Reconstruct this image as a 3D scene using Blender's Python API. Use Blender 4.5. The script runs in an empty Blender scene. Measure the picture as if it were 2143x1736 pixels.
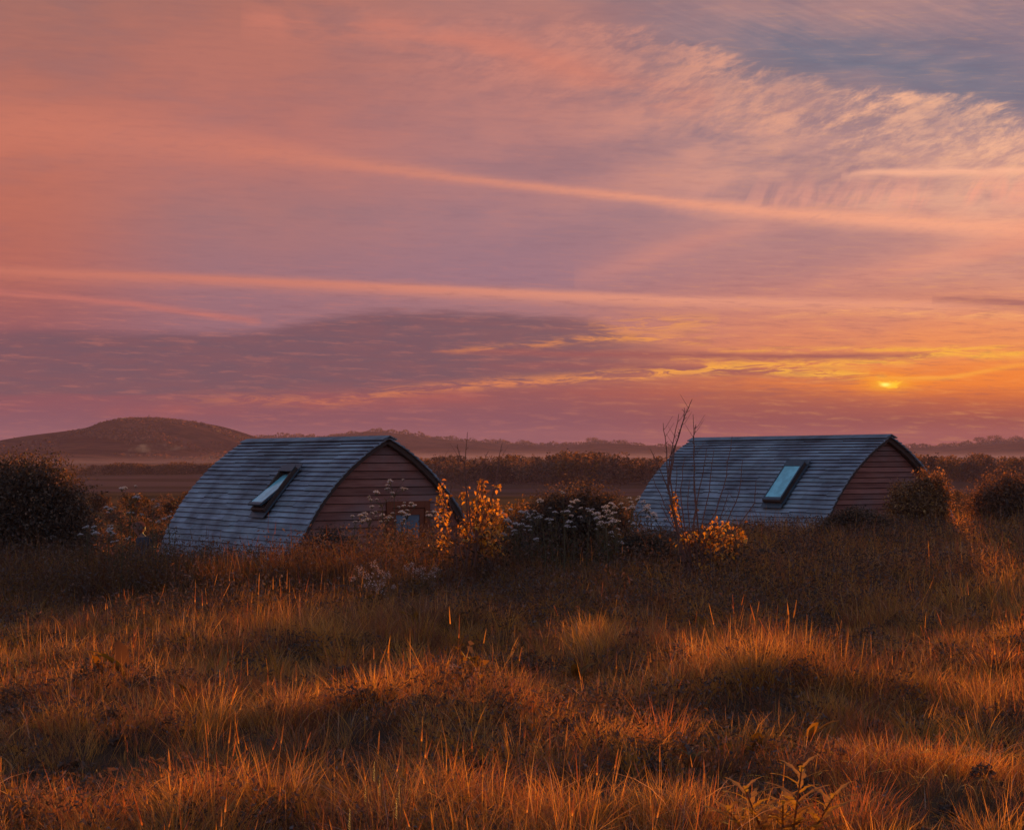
import bpy, bmesh, math, random
import numpy as np
from mathutils import Vector, Matrix, Euler
R = math.radians
random.seed(7); rng = np.random.default_rng(11)
scene = bpy.context.scene
col = scene.collection

# ------------------------------------------------------------------ camera
EYE = 2.2
FPX = 2000.0            # focal length in pixels of a 1024 px wide frame
HOR = 444.0             # eye-level row in that frame
cam_d = bpy.data.cameras.new('camera'); cam = bpy.data.objects.new('camera', cam_d); col.objects.link(cam)
cam_d.sensor_width = 36.0; cam_d.lens = FPX / 1024 * 36
cam_d.clip_start = 0.1; cam_d.clip_end = 30000
cam.location = (0, 0, EYE); cam.rotation_euler = (R(90) + math.atan((HOR - 414.5) / FPX), 0, 0)
scene.camera = cam
scene.view_settings.view_transform = 'Standard'; scene.view_settings.look = 'None'
scene.view_settings.exposure = 0.45; scene.view_settings.gamma = 1.0; scene.view_settings.use_curve_mapping = False
cy = scene.cycles
cy.max_bounces = 5; cy.diffuse_bounces = 3; cy.glossy_bounces = 2; cy.transmission_bounces = 3
cy.transparent_max_bounces = 6; cy.volume_bounces = 1; cy.caustics_reflective = False; cy.caustics_refractive = False
cy.use_denoising = True; cy.volume_max_steps = 96
cy.use_adaptive_sampling = False

SUN_AZ, SUN_EL = 10.6, 3.95     # degrees right of north (+Y), degrees up

def lin(c):
    return tuple((v / 255 / 12.92) if v / 255 <= 0.04045 else ((v / 255 + 0.055) / 1.055) ** 2.4 for v in c) + (1.0,)

# ------------------------------------------------------------------ node expression helper
class E:
    def __init__(s, nt, k): s.nt, s.k = nt, k
    def m(s, op, *a, clamp=False):
        n = s.nt.nodes.new('ShaderNodeMath'); n.operation = op; n.use_clamp = clamp
        for i, v in enumerate((s,) + a):
            if isinstance(v, E): s.nt.links.new(v.k, n.inputs[i])
            else: n.inputs[i].default_value = v
        return E(s.nt, n.outputs[0])
    def __add__(s, o): return s.m('ADD', o)
    def __sub__(s, o): return s.m('SUBTRACT', o)
    def __mul__(s, o): return s.m('MULTIPLY', o)
    def __truediv__(s, o): return s.m('DIVIDE', o)
    __radd__ = __add__; __rmul__ = __mul__
    def __rsub__(s, o): return (s * -1.0) + o
    def __neg__(s): return s * -1.0
    def ss(s, a, b, lo=0.0, hi=1.0):
        n = s.nt.nodes.new('ShaderNodeMapRange'); n.interpolation_type = 'SMOOTHSTEP'
        s.nt.links.new(s.k, n.inputs[0])
        if a > b: a, b, lo, hi = b, a, hi, lo
        for i, v in enumerate((a, b, lo, hi)): n.inputs[i + 1].default_value = v
        return E(s.nt, n.outputs[0])
    def curve(s, pts):                       # piecewise curve of s; pts (x, y)
        xs = [p[0] for p in pts]; ys = [p[1] for p in pts]
        x0, x1 = min(xs), max(xs); y0, y1 = min(ys), max(ys)
        if x1 == x0 or y1 == y0:
            v = s.nt.nodes.new('ShaderNodeValue'); v.outputs[0].default_value = y0; return E(s.nt, v.outputs[0])
        t = s.m('SUBTRACT', x0).m('DIVIDE', x1 - x0, clamp=True)
        n = s.nt.nodes.new('ShaderNodeFloatCurve'); c = n.mapping.curves[0]; n.mapping.extend = 'HORIZONTAL'
        P = sorted(((x - x0) / (x1 - x0), (y - y0) / (y1 - y0)) for x, y in pts)
        c.points[0].location = P[0]; c.points[1].location = P[-1]
        for p in P[1:-1]: c.points.new(*p)
        n.mapping.update(); s.nt.links.new(t.k, n.inputs['Value'])
        return E(s.nt, n.outputs[0]) * (y1 - y0) + y0
def comb(nt, x, y, z=0.0):
    n = nt.nodes.new('ShaderNodeCombineXYZ')
    for i, v in enumerate((x, y, z)):
        if isinstance(v, E): nt.links.new(v.k, n.inputs[i])
        else: n.inputs[i].default_value = v
    return E(nt, n.outputs[0])
def noise(nt, vec, scale=1.0, detail=3.0, rough=0.5, dist=0.0):
    n = nt.nodes.new('ShaderNodeTexNoise'); n.noise_dimensions = '3D'
    n.inputs['Scale'].default_value = scale; n.inputs['Detail'].default_value = detail
    n.inputs['Roughness'].default_value = rough; n.inputs['Distortion'].default_value = dist
    if vec is not None: nt.links.new(vec.k, n.inputs['Vector'])
    return E(nt, n.outputs[0])
def mixc(nt, f, a, b, mode='MIX'):
    n = nt.nodes.new('ShaderNodeMix'); n.data_type = 'RGBA'; n.blend_type = mode; n.clamp_factor = True
    for s, v in ((n.inputs[0], f), (n.inputs[6], a), (n.inputs[7], b)):
        if isinstance(v, E): nt.links.new(v.k, s)
        else: s.default_value = v
    return E(nt, n.outputs[2])
def ramp(nt, f, stops, interp='LINEAR'):
    n = nt.nodes.new('ShaderNodeValToRGB'); n.color_ramp.interpolation = interp
    e = n.color_ramp.elements
    while len(e) > 1: e.remove(e[0])
    e[0].position = stops[0][0]; e[0].color = stops[0][1]
    for p, c in stops[1:]:
        q = e.new(p); q.color = c
    nt.links.new(f.k, n.inputs[0]); return E(nt, n.outputs[0])

# ------------------------------------------------------------------ world: dusk sky by compass direction and elevation
VF = 4186.0; VH = 929.0        # sky units per radian, eye-level row (units used to note the clouds down)
def AX(x): return 1071.5 + VF * math.atan((x - 1071.5) / VF)
world = bpy.data.worlds.new('World'); scene.world = world; world.use_nodes = True
nt = world.node_tree; nt.nodes.clear()
tc = nt.nodes.new('ShaderNodeTexCoord'); sep = nt.nodes.new('ShaderNodeSeparateXYZ')
nt.links.new(tc.outputs['Generated'], sep.inputs[0])
dx, dy, dz = (E(nt, sep.outputs[i]) for i in range(3))
azr = dx.m('ARCTAN2', dy); elr = dz.m('ARCSINE')
X = azr * VF + 1071.5
Y = VH - elr * VF
# slow wandering of the cloud bands
wv = comb(nt, X * 0.0022, Y * 0.009)
w1 = noise(nt, wv, 1.0, 4, 0.55)
wv2 = comb(nt, X * 0.010, Y * 0.05, 3.0)
w2 = noise(nt, wv2, 1.0, 4, 0.6)
Yw = Y + (w1 - 0.5) * 26.0 + (w2 - 0.5) * 9.0
rows = [0, 150, 300, 450, 580, 690, 760, 820, 880, 929]
G = {0: [(158,108,100),(176,108,97),(198,112,93),(193,107,90),(188,104,92),(160,94,96),(142,86,93),(144,82,88),(126,83,98),(118,83,104)],
 500: [(172,110,98),(184,112,101),(188,114,106),(170,115,115),(166,114,120),(160,109,117),(143,90,98),(142,84,90),(128,80,93),(117,81,103)],
 1071: [(170,118,113),(182,118,112),(176,120,120),(168,120,126),(165,118,128),(180,118,116),(162,100,98),(152,87,87),(129,80,93),(127,81,97)],
 1600: [(155,122,126),(148,120,126),(172,130,132),(186,132,130),(190,126,122),(218,130,108),(212,120,88),(178,94,74),(146,78,80),(148,82,88)],
 2143: [(150,124,130),(122,115,132),(172,138,138),(200,142,132),(205,136,120),(238,145,100),(242,140,70),(215,105,52),(155,78,70),(152,78,80)]}
ty = (Y / VH).m('MULTIPLY', 1.0, clamp=True)
c = None; px = None
for gx, cs in G.items():
    rc = ramp(nt, ty, [(min(r / VH, 1.0), lin((cc[0] * (.955 if 100 < r < 700 and gx < 1800 else .98), cc[1] * 1.0, cc[2] * 1.02))) for r, cc in zip(rows, cs)], 'B_SPLINE' if False else 'LINEAR')
    c = rc if c is None else mixc(nt, X.ss(AX(px), AX(gx)), c, rc)
    px = gx
def band(cur, ctr, wu, wd, st, color, mod=None, yy=None):
    A = lambda P: [(AX(x), v) for x, v in P]
    yy = Yw if yy is None else yy
    d = yy - X.curve(A(ctr))
    du = X.curve(A(wu)) if isinstance(wu, list) else wu
    dd = X.curve(A(wd)) if isinstance(wd, list) else wd
    q = (d / dd).m('MAXIMUM', -(d / du))
    f = (-(q * q)).m('EXPONENT')
    f = f * (X.curve(A(st)) if isinstance(st, list) else st)
    if mod is not None: f = f * mod
    return mixc(nt, f.m('MULTIPLY', 1.0, clamp=True), cur, color if isinstance(color, E) else lin(color))
lr = X.ss(AX(300), AX(2000))
pale = mixc(nt, lr, lin((212, 126, 104)), lin((246, 168, 136)))
# fine rippled cirrus noise, streaks rising to the right
ru = X * 0.94 - Y * 0.34; rv = X * 0.34 + Y * 0.94
rip = noise(nt, comb(nt, ru * 0.0080, rv * 0.021, 1.0), 1.0, 10, 0.68, 0.4)
soft = noise(nt, comb(nt, X * 0.0032, Y * 0.011, 7.0), 1.0, 5, 0.55, 0.25)
fine = noise(nt, comb(nt, ru * 0.028, rv * 0.075, 4.0), 1.0, 6, 0.65, 0.2); ripm = (rip * 0.66 + fine * 0.34).ss(0.40, 0.62); softm = soft.ss(0.34, 0.68)
# blue opening and top veil
c = band(c, [(1300, 60), (1600, 110), (1900, 165), (2143, 215), (2500, 240)], 75, 60, [(1250, 0), (1500, .45), (1800, .95), (2143, .75), (2500, 0)], (102, 114, 136))
c = band(c, [(900, -30), (1150, -6), (1300, 2), (1500, -2), (1700, -26)], 60, 13, [(950, 0), (1150, .6), (1500, .8), (1700, .2), (1750, 0)], (132, 117, 125))
wis = noise(nt, comb(nt, (X + Y * 1.6) * 0.0035, (Y - X * 0.42) * 0.06, 5.0), 1.0, 5, 0.6)
c = band(c, [(1400, 40), (1700, 60), (2143, 50), (2400, 60)], 60, 45, [(1350, 0), (1600, .6), (2300, .6), (2600, 0)], (168, 134, 136), mod=wis.ss(.38, .72))
# soft mottles all over the upper sky
up = Y.ss(640, 380)
c = mixc(nt, softm * up * 0.20, c, pale)
c = mixc(nt, (soft.ss(0.55, 0.32)) * up * 0.22, c, lin((145, 112, 118)))
# the cirrus sheet
edge = [(500, 20), (900, 30), (1150, 40), (1330, 62), (1500, 108), (1640, 160), (1780, 192), (1950, 215), (2100, 240), (2143, 252), (2500, 300)]
ed = Y + (rip - 0.5) * 95.0 - X.curve([(AX(x), y) for x, y in edge])
cir = ed.ss(-6, 22) * ed.ss(330, 40) * X.ss(AX(520), AX(1250))
crc = mixc(nt, X.ss(AX(1000), AX(2100)), lin((222, 142, 122)), lin((255, 188, 150)))
patch = noise(nt, comb(nt, X * 0.0045, Y * 0.010, 31.0), 1.0, 5, 0.6, 0.3).ss(.30, .62, .35, 1.0)
c = mixc(nt, cir * ripm * patch * X.ss(AX(900), AX(1950), 0.55, 0.85), c, crc)
c = mixc(nt, ed.ss(60, 200) * ed.ss(420, 240) * X.ss(AX(900), AX(1500)) * softm * 0.45, c, crc)
vert = noise(nt, comb(nt, (X + Y * 0.5) * 0.02, Y * 0.006, 9.0), 1.0, 4, 0.55, 0.4)
c = band(c, [(1500, 430), (2143, 420)], 40, 26, [(1350, 0), (1700, .5), (2143, .75)], (246, 165, 140), mod=vert.ss(.42, .64))
c = band(c, [(1780, 378), (1900, 371), (2143, 376), (2400, 380)], 6, 9, [(1760, 0), (1850, .7), (2400, .7)], (255, 184, 150))
c = band(c, [(540, 55), (800, 75), (1000, 95), (1200, 150), (1400, 215)], 28, 36, [(500, 0), (620, .6), (1000, .55), (1400, .3), (1500, 0)], (214, 128, 108), mod=soft.ss(.38, .6))
# long contrail and the lower one
c = band(c, [(0, 285), (400, 312), (700, 345), (1071, 385), (1340, 415), (1600, 447), (1850, 468), (2143, 492), (2500, 510)],
         [(0, 62), (500, 40), (900, 12), (1340, 9), (1700, 15), (2143, 22)], [(0, 60), (500, 32), (900, 12), (1340, 11), (1700, 19), (2143, 24)],
         [(0, .35), (500, .62), (900, .62), (1340, .8), (1700, .9), (2143, 1.0)], pale, mod=fine.ss(.25, .55, .72, 1.0), yy=Y + (w1 - 0.5) * 10 + (w2 - 0.5) * 9)
c = band(c, [(-300, 560), (0, 575), (500, 588), (1071, 612), (1600, 633), (2000, 645), (2400, 660)], 9, 17,
         [(-300, 0), (0, .45), (600, .75), (1100, .8), (1700, .6), (2143, .5)], pale, yy=Y + (w1 - 0.5) * 10 + (w2 - 0.5) * 5)
c = band(c, [(-200, 600), (0, 618), (300, 648), (545, 673)], 8, 6, [(-200, 0), (0, .5), (300, .6), (500, .55), (548, 0)], (205, 118, 106))
c = band(c, [(1150, 600), (1300, 560), (1450, 515), (1600, 480)], 25, 20, [(1200, 0), (1400, .35), (1600, .2), (1700, 0)], (225, 145, 125))
c = band(c, [(1600, 620), (1850, 580), (2143, 520), (2300, 500)], 30, 20, [(1550, 0), (1900, .4), (2143, .6)], (240, 155, 125))
# the dark mauve bank
tear = noise(nt, comb(nt, X * 0.006, Y * 0.075, 12.0), 1.0, 8, 0.68, 0.3)
yb = Y + (w1 - 0.5) * 26 + (tear - 0.5) * 46
top = X.curve([(AX(x), y) for x, y in [(-400, 705), (0, 697), (500, 688), (620, 672), (750, 650), (900, 646), (1200, 662), (1300, 690), (1400, 712)]])
bot = X.curve([(AX(x), y) for x, y in [(-400, 840), (0, 832), (500, 822), (900, 800), (1200, 792), (1500, 780)]])
dk = (yb - top).ss(-8, 20) * (bot - yb).ss(-16, 14) * X.curve([(AX(-900), 0), (AX(-300), .8), (AX(0), .85), (AX(1150), .85), (AX(1330), .45), (AX(1500), 0)])
dkc = mixc(nt, (w2 * .5 + tear * .5).ss(.40, .60), lin((110, 84, 96)), lin((122, 85, 94)))
c = mixc(nt, dk, c, dkc)
# sun glow
def glow(cur, x0, y0, sx, sy, color, s, mod=None):
    a = (X - AX(x0)) / sx; b = (Y - y0) / sy
    f = (-(a * a + b * b)).m('EXPONENT') * s
    if mod is not None: f = f * mod
    return mixc(nt, f, cur, color)
c = glow(c, 2000, 735, 520, 75, lin((250, 150, 86)), 0.5, mod=soft.ss(.25, .6))
c = glow(c, 1880, 797, 300, 26, lin((255, 138, 40)), 0.85, mod=tear.ss(.30, .58))
c = glow(c, 1862, 800, 66, 20, lin((255, 150, 30)), 0.85)
c = glow(c, 2150, 790, 200, 30, lin((250, 135, 50)), 0.7)
# dark bars
c = band(c, [(900, 734), (1400, 742), (1700, 746), (1980, 737)], [(900, 3), (1500, 8), (1980, 5)], [(900, 4), (1500, 10), (1980, 7)], [(900, 0), (1150, .7), (1700, .85), (1900, .7), (2000, 0)], (158, 90, 88))
c = band(c, [(1150, 765), (1450, 772), (1700, 785), (1800, 790)], 9, 10, [(1000, 0), (1200, .7), (1500, .7), (1750, .4), (1800, 0)], (150, 88, 90))
c = band(c, [(1960, 632), (2060, 638), (2143, 644), (2500, 650)], 5, 14, [(1950, 0), (2040, .7), (2143, .85), (2600, .3)], (168, 106, 102))
# torn golden wisps
gw = noise(nt, comb(nt, X * 0.011, (Y + X * 0.02) * 0.085, 2.0), 1.0, 9, 0.72, 0.8)
gold = mixc(nt, X.ss(AX(1000), AX(1800)), lin((240, 142, 80)), lin((255, 180, 66)))
g1 = gw.ss(.44, .56)
c = band(c, [(700, 835), (900, 812), (1100, 800), (1330, 785), (1500, 770), (1700, 783), (1850, 790)], 12, 11, [(300, 0), (700, .45), (1000, .65), (1300, .85), (1450, 1), (1700, 1), (1860, 0)], gold, mod=g1)
c = band(c, [(1430, 752), (1560, 760), (1700, 763), (1900, 753), (1990, 738), (2060, 745), (2143, 742)], 9, 9, [(1400, 0), (1500, .6), (1900, .95), (2143, .95), (2400, .5)], gold, mod=gw.ss(.40, .56))
c = band(c, [(950, 733), (1130, 722), (1300, 708), (1450, 716)], 7, 6, [(900, 0), (1100, .65), (1400, .75), (1490, 0)], gold, mod=gw.ss(.40, .58))
c = band(c, [(1250, 690), (1350, 680), (1500, 676)], 18, 22, [(1230, 0), (1330, .55), (1420, .5), (1510, 0)], gold, mod=g1)
c = band(c, [(1500, 731), (1800, 731), (2143, 728)], 6, 5, [(1480, 0), (1700, .7), (2143, .7)], gold, mod=gw.ss(.42, .6))
c = band(c, [(1600, 660), (1750, 655), (1950, 662), (2143, 668)], 7, 9, [(1580, 0), (1700, .5), (2143, .8)], (252, 172, 110), mod=gw.ss(.42, .62))
c = band(c, [(-200, 860), (200, 862), (450, 850), (700, 838), (1050, 826), (1400, 822)], 12, 16, [(-300, .1), (200, .45), (700, .5), (1200, .45), (1500, 0)], (192, 92, 76), mod=softm)
c = band(c, [(1860, 792), (1950, 791), (2100, 770), (2200, 755)], 4, 5, [(1830, 0), (1900, .9), (2050, .8), (2200, .3)], (255, 165, 60))
# fine fibres everywhere, stronger low down
fib = noise(nt, comb(nt, X * 0.012, (Y - X * 0.03) * 0.11, 15.0), 1.0, 8, 0.7, 0.3)
fa = Y.ss(500, 700, 0.10, 0.26)
c = mixc(nt, fib.ss(.5, .68) * fa, c, mixc(nt, X.ss(AX(900), AX(1900)), lin((214, 124, 104)), lin((255, 176, 96))))
c = mixc(nt, fib.ss(.5, .34) * fa * Y.ss(880, 820), c, lin((128, 84, 94)))
# the sliver of sun between bars of cloud
rag = noise(nt, comb(nt, X * 0.045, Y * 0.11, 21.0), 1.0, 5, 0.65, 0.6)
c = glow(c, 1860, 806, 34, 10, lin((255, 180, 36)), 0.9, mod=rag.ss(.34, .55))
sa = (X - AX(1862)) / 27.0; sb = (Y - 807 + (sa * sa) * 9.0 + (rag - 0.5) * 26.0) / 6.0
sf = (-(sa * sa * 1.3 + sb * sb)).m('EXPONENT')
c = mixc(nt, sf.ss(.12, .75), c, (1.15, .60, .03, 1))
sf2 = (-((X - AX(1853)) / 9.0).m('POWER', 2.0) - ((Y - 806) / 3.6).m('POWER', 2.0)).m('EXPONENT')
c = mixc(nt, sf2 * .9, c, (1.5, 1.05, .22, 1))
# the rest of the dome: blue-grey overhead and behind
sky = nt.nodes.new('ShaderNodeTexSky'); sky.sky_type = 'NISHITA'; sky.sun_disc = False
sky.sun_elevation = R(SUN_EL); sky.sun_rotation = R(SUN_AZ); sky.altitude = 50; sky.dust_density = 2.0
skc = mixc(nt, 1.0, E(nt, sky.outputs[0]), (0.05, 0.055, 0.07, 1), 'MULTIPLY')
dome = ramp(nt, elr.m('DIVIDE', R(90), clamp=True), [(0, (.27, .22, .30, 1)), (.25, (.18, .245, .39, 1)), (1, (.11, .18, .31, 1))])
dome = mixc(nt, 1.0, dome, skc, 'ADD')
away = (azr.m('ABSOLUTE').ss(R(22), R(95))).m('MAXIMUM', elr.ss(R(14), R(42)))
c = mixc(nt, away, c, dome)
bg = nt.nodes.new('ShaderNodeBackground'); nt.links.new(c.k, bg.inputs[0]); bg.inputs[1].default_value = 2 ** -0.45
wo = nt.nodes.new('ShaderNodeOutputWorld'); nt.links.new(bg.outputs[0], wo.inputs[0])
world.cycles.sampling_method = 'MANUAL'; world.cycles.sample_map_resolution = 512

# ------------------------------------------------------------------ sun
sl = bpy.data.lights.new('sun', 'SUN'); sun = bpy.data.objects.new('sun', sl); col.objects.link(sun)
sl.energy = 5.0; sl.angle = R(1.2); sl.color = (1.0, 0.51, 0.10)
a, e = R(SUN_AZ), R(SUN_EL)
sdir = Vector((math.sin(a) * math.cos(e), math.cos(a) * math.cos(e), math.sin(e)))
sun.rotation_euler = sdir.to_track_quat('Z', 'Y').to_euler(); sun.location = sdir * 50

# ------------------------------------------------------------------ helpers
def at(vx, vy, d):
    """world point seen at (vx, vy) of the 2143-wide photograph, d metres along +Y"""
    return Vector(((vx - 1071.5) / VF * d, d, EYE - (vy - VH) / VF * d))
def tag(o, label=None, cat=None, group=None, kind=None):
    if label: o['label'] = label
    if cat: o['category'] = cat
    if group: o['group'] = group
    if kind: o['kind'] = kind
    return o
def empty(name, loc, label, cat, group=None, rz=0.0):
    o = bpy.data.objects.new(name, None); col.objects.link(o)
    o.location = loc; o.rotation_euler = (0, 0, rz); o.empty_display_size = 0.2
    return tag(o, label, cat, group)
def link(name, me, mat=None, parent=None, loc=None):
    o = bpy.data.objects.new(name, me); col.objects.link(o)
    if mat and not me.materials: me.materials.append(mat)
    if parent: o.parent = parent
    if loc is not None: o.location = loc
    return o
def mesh(name, V, F, colors=None, smooth=False):
    me = bpy.data.meshes.new(name)
    V = np.asarray(V, dtype=np.float32)
    if isinstance(F, np.ndarray):
        k = F.shape[1]; nf = F.shape[0]
        me.vertices.add(len(V)); me.vertices.foreach_set('co', V.ravel())
        me.loops.add(nf * k); me.loops.foreach_set('vertex_index', F.astype(np.int32).ravel())
        me.polygons.add(nf); me.polygons.foreach_set('loop_start', np.arange(0, nf * k, k, dtype=np.int32))
        me.update(calc_edges=True)
    else:
        me.from_pydata([tuple(v) for v in V], [], F)
    if colors is not None:
        ca = me.color_attributes.new('Col', 'FLOAT_COLOR', 'POINT')
        cc = np.ones((len(V), 4), dtype=np.float32); cc[:, :3] = colors
        ca.data.foreach_set('color', cc.ravel())
    if smooth: me.polygons.foreach_set('use_smooth', [True] * len(me.polygons))
    me.update(); return me
class MB:
    """collects pieces into one mesh"""
    def __init__(s): s.v, s.f, s.c = [], [], []
    def add(s, V, F, c=(1, 1, 1)):
        b = len(s.v); s.v += [tuple(v) for v in V]; s.f += [tuple(b + i for i in f) for f in F]; s.c += [c] * len(V)
    def box(s, c, d, M=None, cc=(1, 1, 1), bev=0.0):
        x, y, z = (k / 2 for k in d)
        V = [Vector((sx * x, sy * y, sz * z)) for sx in (-1, 1) for sy in (-1, 1) for sz in (-1, 1)]
        V = [(M @ v if M else v) + Vector(c) for v in V]
        s.add(V, [(0, 1, 3, 2), (4, 6, 7, 5), (0, 4, 5, 1), (2, 3, 7, 6), (0, 2, 6, 4), (1, 5, 7, 3)], cc)
    def tube(s, pts, rad, n=6, cc=(1, 1, 1)):
        pts = [Vector(p) for p in pts]; b = len(s.v); ring = []
        for i, p in enumerate(pts):
            t = (pts[min(i + 1, len(pts) - 1)] - pts[max(i - 1, 0)]).normalized()
            u = t.cross(Vector((0.31, 0.9, 0.17))).normalized(); w = t.cross(u)
            r = rad[i] if isinstance(rad, (list, tuple)) else rad
            for k in range(n):
                q = 2 * math.pi * k / n
                s.v.append(tuple(p + (u * math.cos(q) + w * math.sin(q)) * r)); s.c.append(cc)
        for i in range(len(pts) - 1):
            for k in range(n):
                k2 = (k + 1) % n
                s.f.append((b + i * n + k, b + i * n + k2, b + (i + 1) * n + k2, b + (i + 1) * n + k))
        s.f.append(tuple(b + k for k in range(n))[::-1]); s.f.append(tuple(b + (len(pts) - 1) * n + k for k in range(n)))
    def build(s, name, mat, parent=None, smooth=False):
        return link(name, mesh(name, s.v, s.f, np.array(s.c), smooth), mat, parent)

def newmat(name):
    m = bpy.data.materials.new(name); m.use_nodes = True; t = m.node_tree; t.nodes.clear()
    out = t.nodes.new('ShaderNodeOutputMaterial'); return m, t, out
def objvec(t, sx=1, sy=1, sz=1):
    c = t.nodes.new('ShaderNodeTexCoord'); mp = t.nodes.new('ShaderNodeMapping'); mp.inputs['Scale'].default_value = (sx, sy, sz)
    t.links.new(c.outputs['Object'], mp.inputs[0]); return E(t, mp.outputs[0])
def attr(t, name='Col'):
    n = t.nodes.new('ShaderNodeAttribute'); n.attribute_name = name; return E(t, n.outputs['Color'])
def leafmat(name, trans=0.45, tint=(1.3, 0.95, 0.5), rough=0.5, gloss=0.06):
    m, t, out = newmat(name)
    a = attr(t); d = t.nodes.new('ShaderNodeBsdfDiffuse'); tr = t.nodes.new('ShaderNodeBsdfTranslucent'); g = t.nodes.new('ShaderNodeBsdfGlossy')
    t.links.new(a.k, d.inputs[0])
    tc_ = mixc(t, 1.0, a, tint + (1,), 'MULTIPLY'); t.links.new(tc_.k, tr.inputs[0])
    g.inputs['Roughness'].default_value = rough; g.inputs[0].default_value = (.8, .8, .8, 1)
    mx = t.nodes.new('ShaderNodeMixShader'); mx.inputs[0].default_value = trans
    t.links.new(d.outputs[0], mx.inputs[1]); t.links.new(tr.outputs[0], mx.inputs[2])
    mx2 = t.nodes.new('ShaderNodeMixShader'); mx2.inputs[0].default_value = gloss
    t.links.new(mx.outputs[0], mx2.inputs[1]); t.links.new(g.outputs[0], mx2.inputs[2])
    t.links.new(mx2.outputs[0], out.inputs[0]); return m
def surfmat(name, build, rough=0.8, spec=0.25, bump=None, bdist=0.01, bstr=0.5):
    m, t, out = newmat(name); b = t.nodes.new('ShaderNodeBsdfPrincipled')
    c = build(t)
    if isinstance(c, E): t.links.new(c.k, b.inputs['Base Color'])
    else: b.inputs['Base Color'].default_value = c
    b.inputs['Roughness'].default_value = rough; b.inputs['Specular IOR Level'].default_value = spec
    if bump:
        bn = t.nodes.new('ShaderNodeBump'); bn.inputs['Strength'].default_value = bstr; bn.inputs['Distance'].default_value = bdist
        t.links.new(bump(t).k, bn.inputs['Height']); t.links.new(bn.outputs[0], b.inputs['Normal'])
    t.links.new(b.outputs[0], out.inputs[0]); return m
def nz(x, y, s, seed=0):
    """smooth value noise, 0..1"""
    x = np.asarray(x, dtype=np.float64) / s + seed * 17.3; y = np.asarray(y, dtype=np.float64) / s + seed * 9.1
    xi = np.floor(x); yi = np.floor(y); fx = x - xi; fy = y - yi
    fx = fx * fx * (3 - 2 * fx); fy = fy * fy * (3 - 2 * fy)
    h = lambda a, b: np.modf(np.abs(np.sin(a * 127.1 + b * 311.7 + seed * 74.7) * 43758.5453))[0]
    return (h(xi, yi) * (1 - fx) + h(xi + 1, yi) * fx) * (1 - fy) + (h(xi, yi + 1) * (1 - fx) + h(xi + 1, yi + 1) * fx) * fy

# ------------------------------------------------------------------ terrain
PY = [-80, 0, 23, 31, 35.5, 44, 50, 60, 110, 160, 300, 500, 800, 1500, 3000, 12000]
PZ = [.1, 0, 0, .24, .08, -1.15, -1.45, -1.75, -2.3, -3.1, -7.0, -9.0, -9.2, -11.5, -15.5, -17]
# swells of the near field: (view x, view y of the lit crest, depth m, radius m, height m)
SW = [(1020, 1480, 15.0, .9, .16), (880, 1465, 15.3, .6, .12), (700, 1440, 15.6, 1.0, .12), (1350, 1560, 13.0, .9, .10), (800, 1290, 22.5, 1.2, .16), (950, 1300, 22.0, .8, .12), (450, 1320, 20.5, 1.2, .12),
      (60, 1420, 16.5, 1.0, .15), (300, 1420, 17.0, 1.0, .06), (1500, 1400, 17.5, .8, .12), (1650, 1390, 18.0, .6, .10), (1850, 1430, 17.0, .8, .11), (2080, 1560, 13.0, 1.0, .12),
      (1200, 1680, 10.6, .9, .06), (520, 1640, 11.3, .8, .08), (1650, 1640, 11.2, .7, .05), (-80, 1560, 13.2, .9, .1), (240, 1500, 14.4, .8, .08)]
# hollows with short growth
HO = [(780, 1560, 13.6, .75, .14), (1250, 1640, 12.0, .7, .10), (200, 1600, 12.4, 1.0, .10), (1700, 1500, 14.6, 1.6, .08), (950, 1350, 19.0, 1.0, .10), (1900, 1650, 11.0, 1.0, .06)]
def height(x, y):
    x = np.asarray(x, dtype=np.float64); y = np.asarray(y, dtype=np.float64)
    z = np.interp(y, PY, PZ)
    # the right-hand side of the field carries on a little further before it drops
    shift = np.clip(x, -3, 12) * 0.75
    z2 = np.interp(y - shift * (y > 20) * np.clip((y - 20) / 10, 0, 1), PY, PZ)
    k = np.clip((70 - y) / 15, 0, 1); z = z2 * k + z * (1 - k)
    z = z + np.clip(x, -10, 14) * 0.016 * np.clip(y / 30, 0, 1) * k
    near = np.clip((60 - y) / 15, 0, 1)
    z = z + near * ((nz(x, y, 2.6, 1) - .5) * .15 + (nz(x, y, 1.25, 8) - .5) * .21 + (nz(x, y, .6, 2) - .5) * .12)
    far = np.clip((y - 80) / 60, 0, 1)
    z = z + far * ((nz(x, y, 90, 3) - .5) * 1.4 * np.clip(y / 500, 0, 1) + (nz(x, y, 22, 4) - .5) * .5)
    for vx, vy, d, r, h in SW:
        px = (vx - 1071.5) / VF * d; z = z + .95 * h * np.exp(-((x - px) ** 2 + ((y - d) * 1.2) ** 2) / r ** 2)
    for vx, vy, d, r, h in HO:
        px = (vx - 1071.5) / VF * d; z = z - .5 * h * np.exp(-((x - px) ** 2 + ((y - d) * 1.2) ** 2) / r ** 2)
    return z
def hz(x, y): return float(height(np.array([x]), np.array([y]))[0])

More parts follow.
